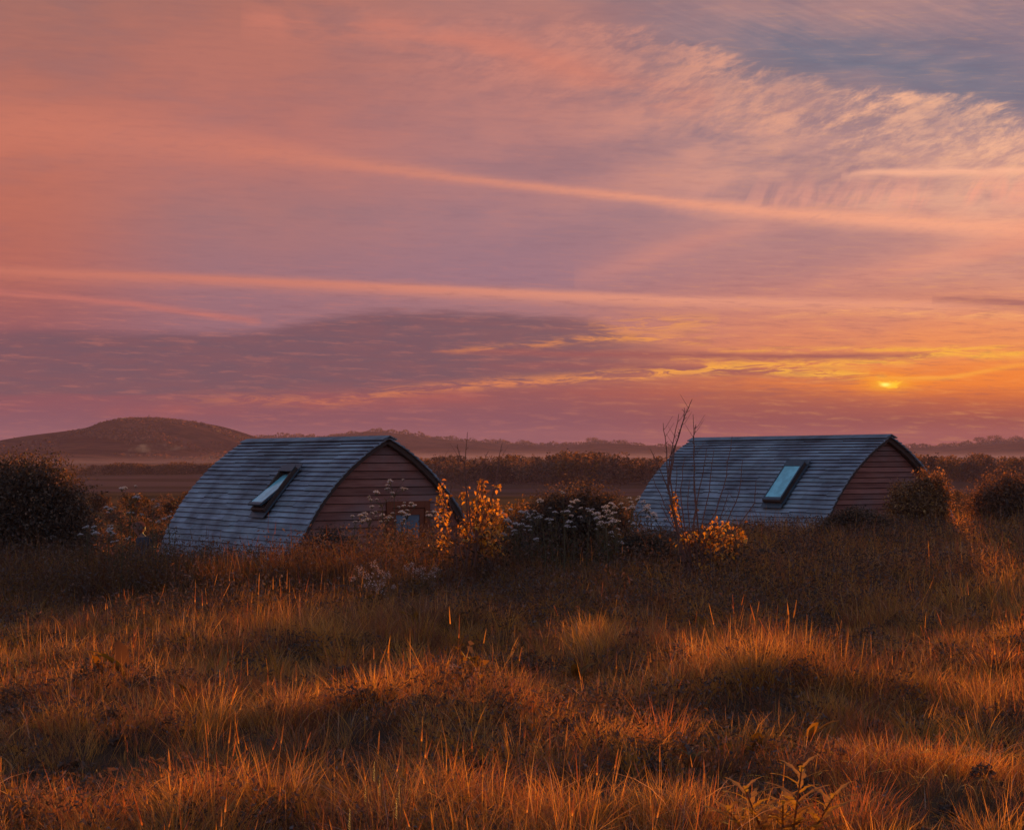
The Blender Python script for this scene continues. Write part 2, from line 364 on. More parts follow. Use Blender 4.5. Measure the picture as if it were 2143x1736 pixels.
ys = np.concatenate([np.arange(-80, 4, 4), np.arange(4, 62, .35), 62 * (5500 / 62) ** np.linspace(0, 1, 170)])
us = np.linspace(-1, 1, 161)
gx = us[None, :] * (np.abs(ys)[:, None] * .75 + 45) ; gy = np.repeat(ys[:, None], len(us), 1)
gz = height(gx, gy)
V = np.stack([gx, gy, gz], -1).reshape(-1, 3)
nr, nc = gx.shape; i0 = (np.arange(nr - 1)[:, None] * nc + np.arange(nc - 1)[None]).ravel()
F = np.stack([i0, i0 + 1, i0 + nc + 1, i0 + nc], 1)
def ground_c(t):
    v = objvec(t)
    s = t.nodes.new('ShaderNodeSeparateXYZ'); t.links.new(v.k, s.inputs[0]); gx_, gy_ = E(t, s.outputs[0]), E(t, s.outputs[1])
    n1 = noise(t, v, .9, 6, .6); near = ramp(t, n1, [(.3, (.05, .026, .018, 1)), (.7, (.13, .065, .036, 1))])
    n2 = noise(t, comb(t, gx_ * .012, gy_ * .012), 1, 6, .6)
    mid = ramp(t, n2, [(.30, (.045, .028, .014, 1)), (.48, (.11, .052, .022, 1)), (.62, (.18, .075, .028, 1)), (.8, (.07, .04, .018, 1))])
    n3 = noise(t, comb(t, gx_ * .0012 + 5.0, gy_ * .0045), 1, 4, .5)
    fld = ramp(t, n3, [(.32, (.06, .036, .024, 1)), (.44, (.11, .05, .045, 1)), (.5, (.07, .03, .02, 1)), (.6, (.13, .058, .05, 1)), (.7, (.06, .038, .024, 1))], 'CONSTANT')
    fld = mixc(t, noise(t, v, .02, 5, .6).ss(.3, .7) * .4, fld, (.09, .055, .03, 1))
    k1 = gy_.ss(55, 90); k2 = gy_.ss(380, 460)
    return mixc(t, k2, mixc(t, k1, near, mid), fld)
ground_m = surfmat('soil_and_fields', ground_c, rough=1.0, spec=.0, bump=lambda t: noise(t, objvec(t), 3.0, 6, .7), bdist=.06, bstr=.8)
o = link('ground', mesh('ground', V, F, smooth=True), ground_m); tag(o, kind='structure')

# ------------------------------------------------------------------ far hills
def hillmesh(name, prof, Yc, depth, base, rough, seed, mat, fall=1.0):
    n = 260; m = 26
    vx = np.linspace(prof[0][0], prof[-1][0], n)
    vy = np.interp(vx, [p[0] for p in prof], [p[1] for p in prof])
    k = np.ones(9) / 9; vy = np.convolve(np.pad(vy, 4, 'edge'), k, 'valid')
    top = EYE - (vy - VH) / VF * Yc; xx = (vx - 1071.5) / VF * Yc
    P = []
    for j in range(m):
        v = -1 + 1.6 * j / (m - 1)           # front to a little behind the crest
        b = (math.cos(v * math.pi) * .5 + .5) ** fall
        yy = Yc + v * depth
        zz = base + (top - base) * b + (nz(xx, np.full(n, yy), 120, seed) - .5) * rough * (1 - abs(v)) * 2 * (b < .97)
        P.append(np.stack([xx, np.full(n, yy) + (nz(xx, np.full(n, v * 900), 300, seed) - .5) * 150, zz], -1))
    V = np.array(P).reshape(-1, 3); i0 = (np.arange(m - 1)[:, None] * n + np.arange(n - 1)[None]).ravel()
    F = np.stack([i0, i0 + 1, i0 + n + 1, i0 + n], 1)
    o = link(name, mesh(name, V, F, smooth=True), mat); return tag(o, kind='structure'), (xx, top)
def hill_c(t):
    v = objvec(t); n = noise(t, v, .008, 7, .65); n2 = noise(t, v, .03, 4, .6)
    c = ramp(t, n, [(.38, (.02, .010, .009, 1)), (.47, (.06, .024, .016, 1)), (.54, (.13, .045, .024, 1)), (.62, (.025, .013, .011, 1))])
    return mixc(t, n2.ss(.48, .62) * .7, c, (.02, .013, .01, 1))
hill_m = surfmat('hill_scrub', hill_c, rough=1.0, spec=.0, bump=lambda t: noise(t, objvec(t), .03, 6, .7), bdist=12, bstr=.7)
down_h, _ = hillmesh('hill', [(-400, 985), (-200, 960), (0, 935), (60, 925), (130, 912), (200, 901), (245, 893), (258, 886), (272, 879), (290, 877), (340, 877), (400, 883), (430, 888), (470, 900), (505, 913), (560, 930), (620, 950)], 2300, 700, -15, 7, 5, hill_m)
hillmesh('hill', [(420, 955), (500, 922), (560, 914), (640, 914), (700, 914), (730, 907), (760, 903), (810, 903), (860, 909), (920, 918), (1000, 924), (1080, 929), (1150, 931), (1250, 927), (1330, 933), (1400, 936), (1600, 938), (1850, 938), (2000, 933), (2080, 926), (2143, 924), (2400, 915), (2900, 930)], 3300, 800, -17, 8, 6, hill_m)
# ------------------------------------------------------------------ grass
HA = R(31); HR, HT0, HH = 4.6, R(27.5), 4.08; HL = 7.5
HUTS = [((389.4 - 512) / FPX * 42 - .14 * math.sin(HA) + .02, 42.0 + .14 * math.cos(HA), EYE + .13), ((891 - 512) / FPX * 47 - .14 * math.sin(HA) + .03, 47.0 + .14 * math.cos(HA), EYE + .185)]
HW = HR * (1 - math.sin(HT0))
def in_hut(x, y, pad=.05):
    r = np.zeros(x.shape, bool)
    for hx, hy, _ in HUTS:
        lx = (x - hx) * math.cos(HA) + (y - hy) * math.sin(HA); ly = -(x - hx) * math.sin(HA) + (y - hy) * math.cos(HA)
        r |= (np.abs(lx) < HW + pad) & (ly > -pad) & (ly < HL + pad)
    return r
def sample(n, y0, y1, p, xs=.31, xo=3.2):
    n = int(n * 1.35)
    u = rng.random(n); q = 2 - p                       # density per area ~ Y^-p in a wedge
    y = (y0 ** q + u * (y1 ** q - y0 ** q)) ** (1 / q)
    x = (rng.random(n) * 2 - 1) * (xs * y + xo); return x, y
def tall(x, y):
    belt = np.exp(-((y - 30.5) / 4.5) ** 2) * np.clip(.65 - x / 14, .25, 1) + np.exp(-((y - 40) / 3.5) ** 2) * np.clip((x - 1) / 3, 0, 1) * 1.0
    h = .55 + .95 * belt + .75 * nz(x, y, 1.3, 21) * nz(x, y, .45, 22) * 1.6 + .35 * (nz(x, y, 4, 23) - .5)
    for vx, vy, d, r, k in SW: h = h + 1.6 * k * np.exp(-((x - (vx - 1071.5) / VF * d) ** 2 + (y - d) ** 2) / r ** 2)
    for vx, vy, d, r, k in HO: h = h * (1 - .55 * np.exp(-((x - (vx - 1071.5) / VF * d) ** 2 + (y - d) ** 2) / (r * r)))
    return h
def blades(x, y, L, W, lean, laz, droop, colr, seg=3, z0=None):
    # shadow on the belt before the nearer hut, multiplied into the blade colours
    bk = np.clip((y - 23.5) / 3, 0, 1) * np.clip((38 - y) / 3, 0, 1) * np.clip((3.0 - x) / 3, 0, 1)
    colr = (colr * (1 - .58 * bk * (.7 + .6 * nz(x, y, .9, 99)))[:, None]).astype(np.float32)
    n = len(x); z = (height(x, y) if z0 is None else z0) - .02
    t = np.linspace(0, 1, seg + 1)
    lx, ly = np.cos(laz), np.sin(laz)
    fa = rng.random(n) * math.pi; wx, wy = np.cos(fa), np.sin(fa)
    V = np.zeros((n, 2 * seg + 1, 3), np.float32)
    for i, ti in enumerate(t):
        out = L * (lean * ti + droop * ti ** 2.2)
        up = L * (ti - .5 * droop * ti ** 3)
        cx, cy_, cz = x + lx * out, y + ly * out, z + up
        w = W * (1 - ti) ** .6 * .5
        if i < seg:
            V[:, 2 * i, 0] = cx - wx * w; V[:, 2 * i, 1] = cy_ - wy * w; V[:, 2 * i, 2] = cz
            V[:, 2 * i + 1, 0] = cx + wx * w; V[:, 2 * i + 1, 1] = cy_ + wy * w; V[:, 2 * i + 1, 2] = cz
        else:
            V[:, 2 * i, 0] = cx; V[:, 2 * i, 1] = cy_; V[:, 2 * i, 2] = cz
    k = 2 * seg + 1; b = (np.arange(n) * k)[:, None]
    T = []
    for i in range(seg - 1):
        T += [[2 * i, 2 * i + 1, 2 * i + 3], [2 * i, 2 * i + 3, 2 * i + 2]]
    T += [[2 * seg - 2, 2 * seg - 1, 2 * seg]]
    F = np.concatenate([b + np.array(tt)[None] for tt in T], 0)
    C = np.repeat(colr[:, None, :], k, 1).reshape(-1, 3)
    return V.reshape(-1, 3), F, C
def join(parts):
    Vs, Fs, Cs, b = [], [], [], 0
    for V, F, C in parts:
        Vs.append(V); Fs.append(F + b); Cs.append(C); b += len(V)
    return np.concatenate(Vs), np.concatenate(Fs), np.concatenate(Cs)
def pal(n, cols, w, jit=.25):
    cols = np.array(cols); i = rng.choice(len(cols), n, p=np.array(w) / sum(w))
    return cols[i] * (1 + (rng.random((n, 1)) - .5) * 2 * jit)
STRAW, BROWN, GREEN, RUST, PALE = (.46, .25, .07), (.20, .082, .052), (.17, .095, .035), (.34, .13, .055), (.46, .30, .20)
grass_m = leafmat('grass_blade', .5, (1.80, 1.18, .42), .45, .03)
# tufts: centres, then blades leaning out of them
parts = []
def field(nt_, per, y0, y1, p, wf, Lf=1.0):
    cx, cy_ = sample(nt_, y0, y1, p); ok = ~in_hut(cx, cy_); cx, cy_ = cx[ok], cy_[ok]
    th = tall(cx, cy_) * (.75 + .5 * rng.random(len(cx)))
    ccol = pal(len(cx), [STRAW, BROWN, GREEN, RUST], [3, 3, 2.2, 2], .2)
    x = np.repeat(cx, per); y = np.repeat(cy_, per); th = np.repeat(th, per); cc = np.repeat(ccol, per, 0)
    n = len(x); r = np.abs(rng.normal(0, 1, n)) * .055 * np.repeat(.6 + rng.random(len(cx)) * .9, per); az = rng.random(n) * 2 * math.pi
    wind = np.repeat(nz(cx, cy_, 1.7, 31) * 6.28, per)
    X_, Y_ = x + np.cos(az) * r, y + np.sin(az) * r
    L = .30 * th * (.55 + .6 * rng.random(n)) * Lf
    lean = .08 + r * 3.2 + rng.random(n) ** 2 * .55
    laz = az + .35 * np.sin(wind - az)
    droop = rng.random(n) ** 2.2 * .8
    cc = cc * (.75 + .5 * rng.random((n, 1)))
    W = (.0034 + .0028 * rng.random(n)) * np.maximum(Y_ / 11, .8) ** .55 * wf
    return blades(X_, Y_, L, W, lean, laz, droop, cc.astype(np.float32))
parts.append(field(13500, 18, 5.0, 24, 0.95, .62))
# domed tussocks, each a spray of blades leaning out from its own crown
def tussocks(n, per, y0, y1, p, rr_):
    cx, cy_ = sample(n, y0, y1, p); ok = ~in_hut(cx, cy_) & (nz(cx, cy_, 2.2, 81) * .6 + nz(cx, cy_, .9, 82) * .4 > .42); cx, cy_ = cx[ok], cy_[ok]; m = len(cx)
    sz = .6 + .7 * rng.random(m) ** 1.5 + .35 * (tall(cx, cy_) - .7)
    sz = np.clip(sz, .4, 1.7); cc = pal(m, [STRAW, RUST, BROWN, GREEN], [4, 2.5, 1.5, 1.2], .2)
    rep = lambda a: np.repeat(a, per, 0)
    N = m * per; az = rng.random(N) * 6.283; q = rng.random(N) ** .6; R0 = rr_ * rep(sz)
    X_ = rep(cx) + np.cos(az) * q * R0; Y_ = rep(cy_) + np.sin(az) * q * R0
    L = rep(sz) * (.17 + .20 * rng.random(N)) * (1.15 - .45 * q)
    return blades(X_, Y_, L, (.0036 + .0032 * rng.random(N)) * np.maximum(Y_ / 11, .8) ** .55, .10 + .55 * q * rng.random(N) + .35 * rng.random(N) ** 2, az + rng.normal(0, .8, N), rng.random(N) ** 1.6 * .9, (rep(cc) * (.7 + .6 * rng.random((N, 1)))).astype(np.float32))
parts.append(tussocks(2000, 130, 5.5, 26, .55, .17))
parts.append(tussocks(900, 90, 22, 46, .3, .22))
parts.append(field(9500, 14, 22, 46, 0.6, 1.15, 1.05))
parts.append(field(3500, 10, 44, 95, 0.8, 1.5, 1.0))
# upright reedy stems over the crests
def stems(n, y0, y1, p):
    x, y = sample(n, y0, y1, p); ok = ~in_hut(x, y); x, y = x[ok], y[ok]
    m = nz(x, y, .9, 41) * .6 + nz(x, y, 3.0, 42) * .4; ok = m > .42; x, y = x[ok], y[ok]; n = len(x)
    L = .34 * tall(x, y) * (.8 + .5 * rng.random(n))
    return blades(x, y, L, (.0042 + .004 * rng.random(n)) * np.maximum(y / 11, .8) ** .5, .03 + .16 * rng.random(n), rng.random(n) * 6.28, rng.random(n) * .12, pal(n, [STRAW, RUST, PALE], [3, 2, .5], .2).astype(np.float32))
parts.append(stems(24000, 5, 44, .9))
# long arching dead blades
def arcs(n, y0, y1, p):
    x, y = sample(n, y0, y1, p); ok = ~in_hut(x, y) & (nz(x, y, 1.1, 51) > .5); x, y = x[ok], y[ok]; n = len(x)
    return blades(x, y, .42 * tall(x, y) * (.8 + .5 * rng.random(n)), (.0045 + .004 * rng.random(n)) * np.maximum(y / 11, .8) ** .4, .15 + .3 * rng.random(n), rng.random(n) * 6.28, .6 + .7 * rng.random(n), pal(n, [PALE, STRAW], [2, 2], .25).astype(np.float32), seg=6)
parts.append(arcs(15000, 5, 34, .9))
# seed ears on taller stems
def ears(n):
    x, y = sample(n, 5, 30, .8); ok = ~in_hut(x, y) & (nz(x, y, 1.0, 43) > .45); x, y = x[ok], y[ok]; n = len(x)
    L = .42 * tall(x, y) * (.8 + .5 * rng.random(n)); lean = .05 + .45 * rng.random(n) ** 2; laz = rng.random(n) * 6.28; c_ = pal(n, [STRAW, RUST], [2, 1], .2).astype(np.float32)
    a_ = blades(x, y, L, np.full(n, .0035), lean, laz, np.zeros(n), c_, seg=2)
    out = [a_]; z = height(x, y)
    for k in range(3):                                   # a narrow spikelet head from three crossed blades
        t = .80 + .03 * k
        out.append(blades(x + np.cos(laz) * L * lean * t, y + np.sin(laz) * L * lean * t, L * (.16 + .12 * rng.random(n)), .0055 + .004 * rng.random(n), lean, laz, np.zeros(n), c_, seg=3, z0=z + L * t))
    return out
parts += ears(2600)
# dead stalks standing above the weed belt near the huts
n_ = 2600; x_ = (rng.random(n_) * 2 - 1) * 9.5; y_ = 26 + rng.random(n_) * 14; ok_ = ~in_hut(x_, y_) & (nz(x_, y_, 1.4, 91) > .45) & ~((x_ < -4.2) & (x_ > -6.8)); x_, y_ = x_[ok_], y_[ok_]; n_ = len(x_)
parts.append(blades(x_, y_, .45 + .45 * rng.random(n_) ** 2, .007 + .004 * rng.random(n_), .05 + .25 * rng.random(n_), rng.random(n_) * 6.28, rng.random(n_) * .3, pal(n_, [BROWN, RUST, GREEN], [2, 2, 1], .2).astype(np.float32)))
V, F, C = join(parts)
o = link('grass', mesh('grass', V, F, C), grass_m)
tag(o, 'rough rust and straw coloured meadow grass in tussocks across the near field', 'grass', kind='stuff')
# low broad-leaved weeds filling the hollows and the dark belt before the huts
weed_m = leafmat('weed_leaf', .3, (1.25, .95, .5), .6, .02)
def leafcloud(P, size, colr, flat=.35, asp=.55):
    """pointed leaf quads at P with random orientation"""
    n = len(P); size = size * (.6 + .8 * rng.random(n))
    d = rng.normal(size=(n, 3)); d[:, 2] += flat; d /= np.linalg.norm(d, axis=1)[:, None]
    e = np.cross(d, rng.normal(size=(n, 3))); e /= np.linalg.norm(e, axis=1)[:, None]
    f = np.cross(d, e)
    s = size[:, None]
    V = np.stack([P - d * s * .5, P + e * s * asp * .5 + f * s * .10, P + d * s * .5 - f * s * .12, P - e * s * asp * .5 + f * s * .10], 1).reshape(-1, 3)
    b = (np.arange(n) * 4)[:, None]; F = b + np.array([[0, 1, 2, 3]])
    return V.astype(np.float32), F, np.repeat(colr, 4, 0).astype(np.float32)
def weeds(n, y0, y1, p, thr, hmul):
    x, y = sample(n, y0, y1, p); m = nz(x, y, 1.6, 61) * .55 + nz(x, y, .5, 62) * .45
    ok = ~in_hut(x, y) & (m > thr); x, y, m = x[ok], y[ok], m[ok]
    z = height(x, y) + (.04 + .36 * rng.random(len(x)) ** .7 * hmul * (m - thr + .35))
    z = z + rng.random(len(x)) * .42 * np.exp(-((y - 30.5) / 4.5) ** 2) * np.clip(1 - (x + 1) / 8, .2, 1)
    return np.stack([x, y, z], 1)
def clumps(m, per, y0, y1):
    cx, cy_ = sample(m, y0, y1, .5); ok = ~in_hut(cx, cy_); cx, cy_ = cx[ok], cy_[ok]; m = len(cx); r = .07 + .17 * rng.random(m) ** 1.6
    d = rng.normal(size=(m * per, 3)); d /= np.linalg.norm(d, axis=1)[:, None]; d[:, 2] = np.abs(d[:, 2]); q = (.55 + .45 * rng.random(m * per))[:, None]
    P = np.repeat(np.stack([cx, cy_, height(cx, cy_) + .06], 1), per, 0) + d * q * np.repeat(r, per)[:, None] * np.array([1, 1, 1.15]); return P
P = np.concatenate([clumps(520, 110, 7, 30), weeds(80000, 6, 24, .7, .46, 1.0), weeds(110000, 22, 40, .3, .38, 1.8)])
V, F, C = leafcloud(P, .032 + .0006 * P[:, 1], pal(len(P), [(.10, .058, .045), (.15, .078, .050), (.19, .13, .11), (.22, .095, .05)], [4, 3, .7, 1.2], .3), asp=.4)
o = link('weeds', mesh('weeds', V, F, C), weed_m)
tag(o, 'low dark leafy weeds tangled through the meadow grass', 'weeds', kind='stuff')
# ------------------------------------------------------------------ the two arched huts
def wood_grey(t):
    a = attr(t); v = objvec(t)
    n = noise(t, v, 1.1, 5, .6); st = noise(t, objvec(t, 14, 1.2, 14), 1, 4, .6); lc = noise(t, v, 5, 5, .65)
    c = ramp(t, n, [(.34, (.15, .15, .175, 1)), (.5, (.235, .255, .29, 1)), (.66, (.30, .345, .385, 1))])
    c = mixc(t, st.ss(.35, .7) * .55, c, (.10, .09, .09, 1))
    c = mixc(t, lc.ss(.56, .68) * .5, c, (.19, .28, .31, 1))
    return mixc(t, 1.0, c, a, 'MULTIPLY')
shingle_m = surfmat('weathered_shingle', wood_grey, rough=.75, spec=.3, bump=lambda t: noise(t, objvec(t, 30, 3, 30), 1, 4, .6), bdist=.004, bstr=.6)
def wood_red(t):
    a = attr(t); v = objvec(t, 2.0, 2.0, 16); n = noise(t, v, 1, 5, .6); m_ = noise(t, objvec(t), .9, 4, .6)
    c = ramp(t, n, [(.3, (.20, .068, .050, 1)), (.7, (.33, .13, .095, 1))])
    c = mixc(t, m_.ss(.42, .68) * .55, c, (.23, .16, .15, 1))
    return mixc(t, 1.0, c, a, 'MULTIPLY')
board_m = surfmat('cedar_board', wood_red, rough=.8, spec=.2, bump=lambda t: noise(t, objvec(t, 3, 3, 40), 1, 4, .6), bdist=.004, bstr=.5)
trim_m = surfmat('dark_trim', lambda t: mixc(t, noise(t, objvec(t), 6, 4, .6), (.05, .03, .025, 1), (.11, .065, .05, 1)), rough=.8)
frame_m = surfmat('red_stained_frame', lambda t: mixc(t, noise(t, objvec(t), 9, 4, .6), (.16, .038, .016, 1), (.24, .06, .025, 1)), rough=.6)
metal_m = surfmat('grey_flashing', lambda t: mixc(t, noise(t, objvec(t), 8, 3, .6), (.025, .035, .045, 1), (.06, .09, .11, 1)), rough=.5, spec=.35)
inner_m = surfmat('pine_reveal', lambda t: (.12, .035, .02, 1), rough=.7)
def glassmat(name, base, rough=.08):
    m, t, out = newmat(name); b = t.nodes.new('ShaderNodeBsdfPrincipled')
    n = noise(t, objvec(t), 3.5, 4, .6)
    c = mixc(t, n.ss(.4, .65), tuple(k * .75 for k in base[:3]) + (1,), base); t.links.new(c.k, b.inputs['Base Color'])
    b.inputs['Roughness'].default_value = rough; b.inputs['Specular IOR Level'].default_value = .35
    t.links.new(b.outputs[0], out.inputs[0]); return m
pane_m = glassmat('skylight_glass_painted_sky', (.26, .66, .72, 1), .2); door_pane_m = glassmat('door_glass', (.16, .20, .25, 1), .15)  # bright teal sky reflection of the skylight pane is painted into its base colour

def arch(th):   # half outline: th from HT0 at the ridge to 90 degrees at the eave -> (half width, height)
    return HR * (math.sin(th) - math.sin(HT0)), HH - HR * (math.cos(HT0) - math.cos(th))
def width_at(z):
    cth = math.cos(HT0) - (HH - z) / HR
    return HR * (math.sqrt(max(0, 1 - cth * cth)) - math.sin(HT0)) if cth > 0 else HW
def make_hut(pos, HL, label, sky_s, sky_open, dark_patch, has_door, exposure, board, sd):
    rr = random.Random(sd)
    hx, hy, hz_ = pos
    root = empty('arched_hut', (hx, hy, hz_ - HH), label, 'hut', None, HA)
    root.rotation_euler.x = -R(.45)
    # roof: lapped courses of boards, both sides, in lengths
    mb = MB(); arcl = HR * (R(90) - HT0); n = int(arcl / exposure); over = .14
    # solid vault beneath the shingles
    vault = MB(); K = 26
    for s in (-1, 1):
        for i in range(K):
            t0 = HT0 + (R(90) - HT0) * i / K; t1 = HT0 + (R(90) - HT0) * (i + 1) / K
            q = []
            for th in (t0, t1):
                w, z = arch(th); q.append((s * (w - .05 * math.sin(th)), z - .05 * math.cos(th))); 
            for yy0, yy1 in ((-.03, HL + .03),):
                V = [(q[0][0], yy0, q[0][1]), (q[1][0], yy0, q[1][1]), (q[1][0], yy1, q[1][1]), (q[0][0], yy1, q[0][1])]
                V += [(x - s * .06 * math.sin(t0), y, z - .06 * math.cos(t0)) for x, y, z in V]
                vault.add(V, [(0, 1, 2, 3), (7, 6, 5, 4), (0, 4, 5, 1), (2, 6, 7, 3)])
    for s in (-1, 1):
        for i in range(n + 1):
            tb0 = HT0 + (R(90) - HT0) * min(1, (i + 1) * exposure / arcl)      # lower edge of the course
            tt = HT0 + (R(90) - HT0) * max(0, (i - .25) * exposure / arcl)
            y = -over + rr.uniform(0, .02); 
            while y < HL + over - .05:
                ln = rr.choice([.6, .9, 1.2, 1.5, 1.8]) * (1 if exposure > .13 else .7)
                y1 = min(y + ln, HL + over + rr.uniform(-.012, .012))
                tb = min(R(90), tb0 + rr.gauss(0, .0016) + (.006 if rr.random() < .02 else 0)); wv_, zv = arch(tt); wb, zb = arch(tb)
                j = rr.uniform(0, .007)
                o0 = .004; o1 = .036 + j                          # outward offsets: head tucked in, butt proud
                def P(w, z, th, off, yy): return (s * (w + off * math.sin(th)), yy, z + off * math.cos(th))
                g = .0025
                V = [P(wv_, zv, tt, o0, y + g), P(wb, zb, tb, o1, y + g), P(wb, zb, tb, o1, y1 - g), P(wv_, zv, tt, o0, y1 - g),
                     P(wv_, zv, tt, o0 - .016, y + g), P(wb, zb, tb, o1 - .034, y + g), P(wb, zb, tb, o1 - .034, y1 - g), P(wv_, zv, tt, o0 - .016, y1 - g)]
                d = 1.03 + rr.uniform(-.20, .18)
                cc = (d, d, d * rr.uniform(.97, 1.03))
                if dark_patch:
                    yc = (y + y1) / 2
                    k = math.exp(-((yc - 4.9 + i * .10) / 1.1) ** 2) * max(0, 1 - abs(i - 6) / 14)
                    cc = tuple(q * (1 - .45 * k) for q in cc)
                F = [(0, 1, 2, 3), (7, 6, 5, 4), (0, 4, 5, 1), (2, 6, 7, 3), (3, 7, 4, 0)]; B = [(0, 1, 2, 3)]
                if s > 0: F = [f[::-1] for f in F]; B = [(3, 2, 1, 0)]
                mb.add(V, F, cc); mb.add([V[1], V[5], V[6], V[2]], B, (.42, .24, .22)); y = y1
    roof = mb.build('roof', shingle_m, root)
    vault.build('roof_deck', trim_m, roof)
    # ridge capping: two boards leaning together, in lengths
    rc = MB(); y = -over - .02
    while y < HL + over:
        y1 = min(y + 2.05, HL + over + .02)
        for s in (-1, 1):
            M = Matrix.Rotation(s * R(24), 4, 'Y')
            rc.box((s * .085, (y + y1) / 2, HH + .008 + rr.uniform(0, .004)), (.20, y1 - y - .006, .024), M, (.62 + rr.uniform(0, .2),) * 3)
        y = y1
    rc.build('ridge_cap', shingle_m, root)
    # gable walls of lapped boards
    for name, yy, sg in (('gable_wall', 0.10, -1), ('gable_wall', HL - .10, 1)):
        gb = MB(); z = 0.0; k = 0
        while z < HH - .12:
            z1 = min(z + board, HH - .10)
            lo, hi = yy + sg * .030, yy + sg * .002
            w0 = width_at(z) - .06; w1 = max(.02, width_at(z1) - .06)
            segs = [(-1, 1)]
            if has_door and sg < 0 and z < 2.67: segs = [(-1, 'd0'), ('d1', 1)]
            for a_, b_ in segs:
                xs0 = [(-w0 if q == -1 else w0 if q == 1 else (.04 if q == 'd0' else 1.04)) for q in (a_, b_)]
                xs1 = [(-w1 if q == -1 else w1 if q == 1 else (.04 if q == 'd0' else 1.04)) for q in (a_, b_)]
                V = [(xs0[0], lo, z), (xs0[1], lo, z), (xs1[1], hi, z1 - .014), (xs1[0], hi, z1 - .014)]
                V += [(x, yy - sg * .02, zz) for x, _, zz in V]
                F = [(0, 1, 2, 3), (7, 6, 5, 4), (0, 4, 5, 1), (1, 5, 6, 2), (2, 6, 7, 3), (3, 7, 4, 0)]
                if sg > 0: F = [f[::-1] for f in F]
                d = 1 + rr.uniform(-.22, .22); gb.add(V, F, (d, d, d))
            z = z1; k += 1
        gw = gb.build(name, board_m, root)
        if sg < 0:
            # rounded trim board following the arch
            tr = MB()
            for s in (-1, 1):
                for i in range(K):
                    t0 = HT0 + (R(90) - HT0) * i / K; t1 = HT0 + (R(90) - HT0) * (i + 1) / K
                    V = []
                    for th in (t0, t1):
                        w, z_ = arch(th)
                        for off, y_ in ((-.008, -.055), (-.10, -.055), (-.10, -.025), (-.008, -.025)):
                            V.append((s * (w + off * math.sin(th)), y_, z_ + off * math.cos(th)))
                    F = [(0, 4, 5, 1), (1, 5, 6, 2), (2, 6, 7, 3), (3, 7, 4, 0)]
                    if s > 0: F = [f[::-1] for f in F]
                    tr.add(V, F)
            tr.build('barge_board', trim_m, root)
    if has_door:
        d = empty('door', (0.54, .085, .31), None, None); d.parent = root
        f = MB()
        f.box((-.46, -.01, 1.22), (.12, .09, 2.44)); f.box((.46, -.01, 1.22), (.12, .09, 2.44)); f.box((0, -.01, 2.37), (.798, .088, .14))
        f.build('frame', frame_m, d)
        l = MB()
        l.box((-.34, 0, 1.15), (.11, .045, 2.28)); l.box((.34, 0, 1.15), (.11, .045, 2.28)); l.box((0, 0, 2.22), (.568, .044, .14)); l.box((0, 0, .55), (.568, .044, 1.05))
        l.build('leaf', frame_m, d)
        p = MB(); p.box((0, .004, 1.61), (.57, .012, 1.08)); p.build('pane', door_pane_m, d)
        h = MB(); h.tube([(-.33, -.03, 1.02), (-.33, -.07, 1.02), (-.22, -.07, 1.02)], .009); h.build('handle', metal_m, d)
    # roof window on the camera-side slope
    th = None
    for k in range(200):
        t_ = HT0 + (R(90) - HT0) * k / 200
        if arch(t_)[1] < HH - 1.13: th = t_; break
    w, z = arch(th)
    M = Matrix.Rotation(-th, 4, 'Y')          # local x down-slope is -X; z outward
    sk = bpy.data.objects.new('skylight', None); col.objects.link(sk); sk.parent = root; sk.empty_display_size = .2
    nrm = Vector((-math.sin(th), 0, math.cos(th)))
    sk.location = Vector((-w, sky_s, z)) + nrm * .0
    # basis: X' = down the slope, Y' = along the hut, Z' = outward
    dn = Vector((-math.cos(th), 0, -math.sin(th))); al = Vector((0, -1, 0))
    sk.rotation_euler = Matrix((dn, al, nrm)).transposed().to_euler()
    SW_, SL = .68, 1.20
    fr = MB()
    for s in (-1, 1): fr.box((0, s * (SW_ / 2 - .03), .045), (SL, .06, .19))
    fr.box((-SL / 2 + .035, 0, .046), (.07, SW_ - .122, .19)); fr.box((SL / 2 - .03, 0, .046), (.06, SW_ - .122, .188))
    fr.build('frame', trim_m, sk)
    fl = MB(); 
    fl.box((-SL / 2 - .06, 0, .062), (.16, SW_ + .14, .012)); fl.box((SL / 2 + .07, 0, .045), (.14, SW_ + .12, .012))
    for s in (-1, 1): fl.box((0, s * (SW_ / 2 + .045), .052), (SL + .02, .09, .012))
    fl.build('flashing', metal_m, sk)
    hd = MB(); hd.box((-SL / 2 + .05, 0, .150), (.17, SW_ + .02, .018)); hd.build('hood', metal_m, sk)
    bt = MB(); bt.box((0, 0, -.10), (SL - .13, SW_ - .13, .02)); bt.build('reveal', inner_m, sk)
    sa_ = bpy.data.objects.new('sash', None); col.objects.link(sa_); sa_.parent = sk; sa_.location = (.03, 0, .125 if sky_open else .135)
    sa_.rotation_euler = (0, -sky_open, 0)
    sw_, sl_ = SW_ - .0, SL - .12
    sf_ = MB(); wd = .045
    for s in (-1, 1): sf_.box((0, s * (sw_ / 2 - wd / 2), .0), (sl_, wd, .045))
    sf_.box((-sl_ / 2 + wd / 2, 0, 0), (wd, sw_ - 2 * wd - .002, .044)); sf_.box((sl_ / 2 - .04, 0, .0), (.08, sw_ - 2 * wd - .002, .044))
    # children of the sash stay within thing > part > sub-part: join them to the skylight directly
    for b_, nm, mt in ((sf_, 'sash', metal_m),):
        q = b_.build(nm, mt, sk); q.location = sa_.location; q.rotation_euler = sa_.rotation_euler
    pn = MB(); pn.box((.0 - .015, 0, .008), (sl_ - wd - .078, sw_ - 2 * wd - .002, .012))
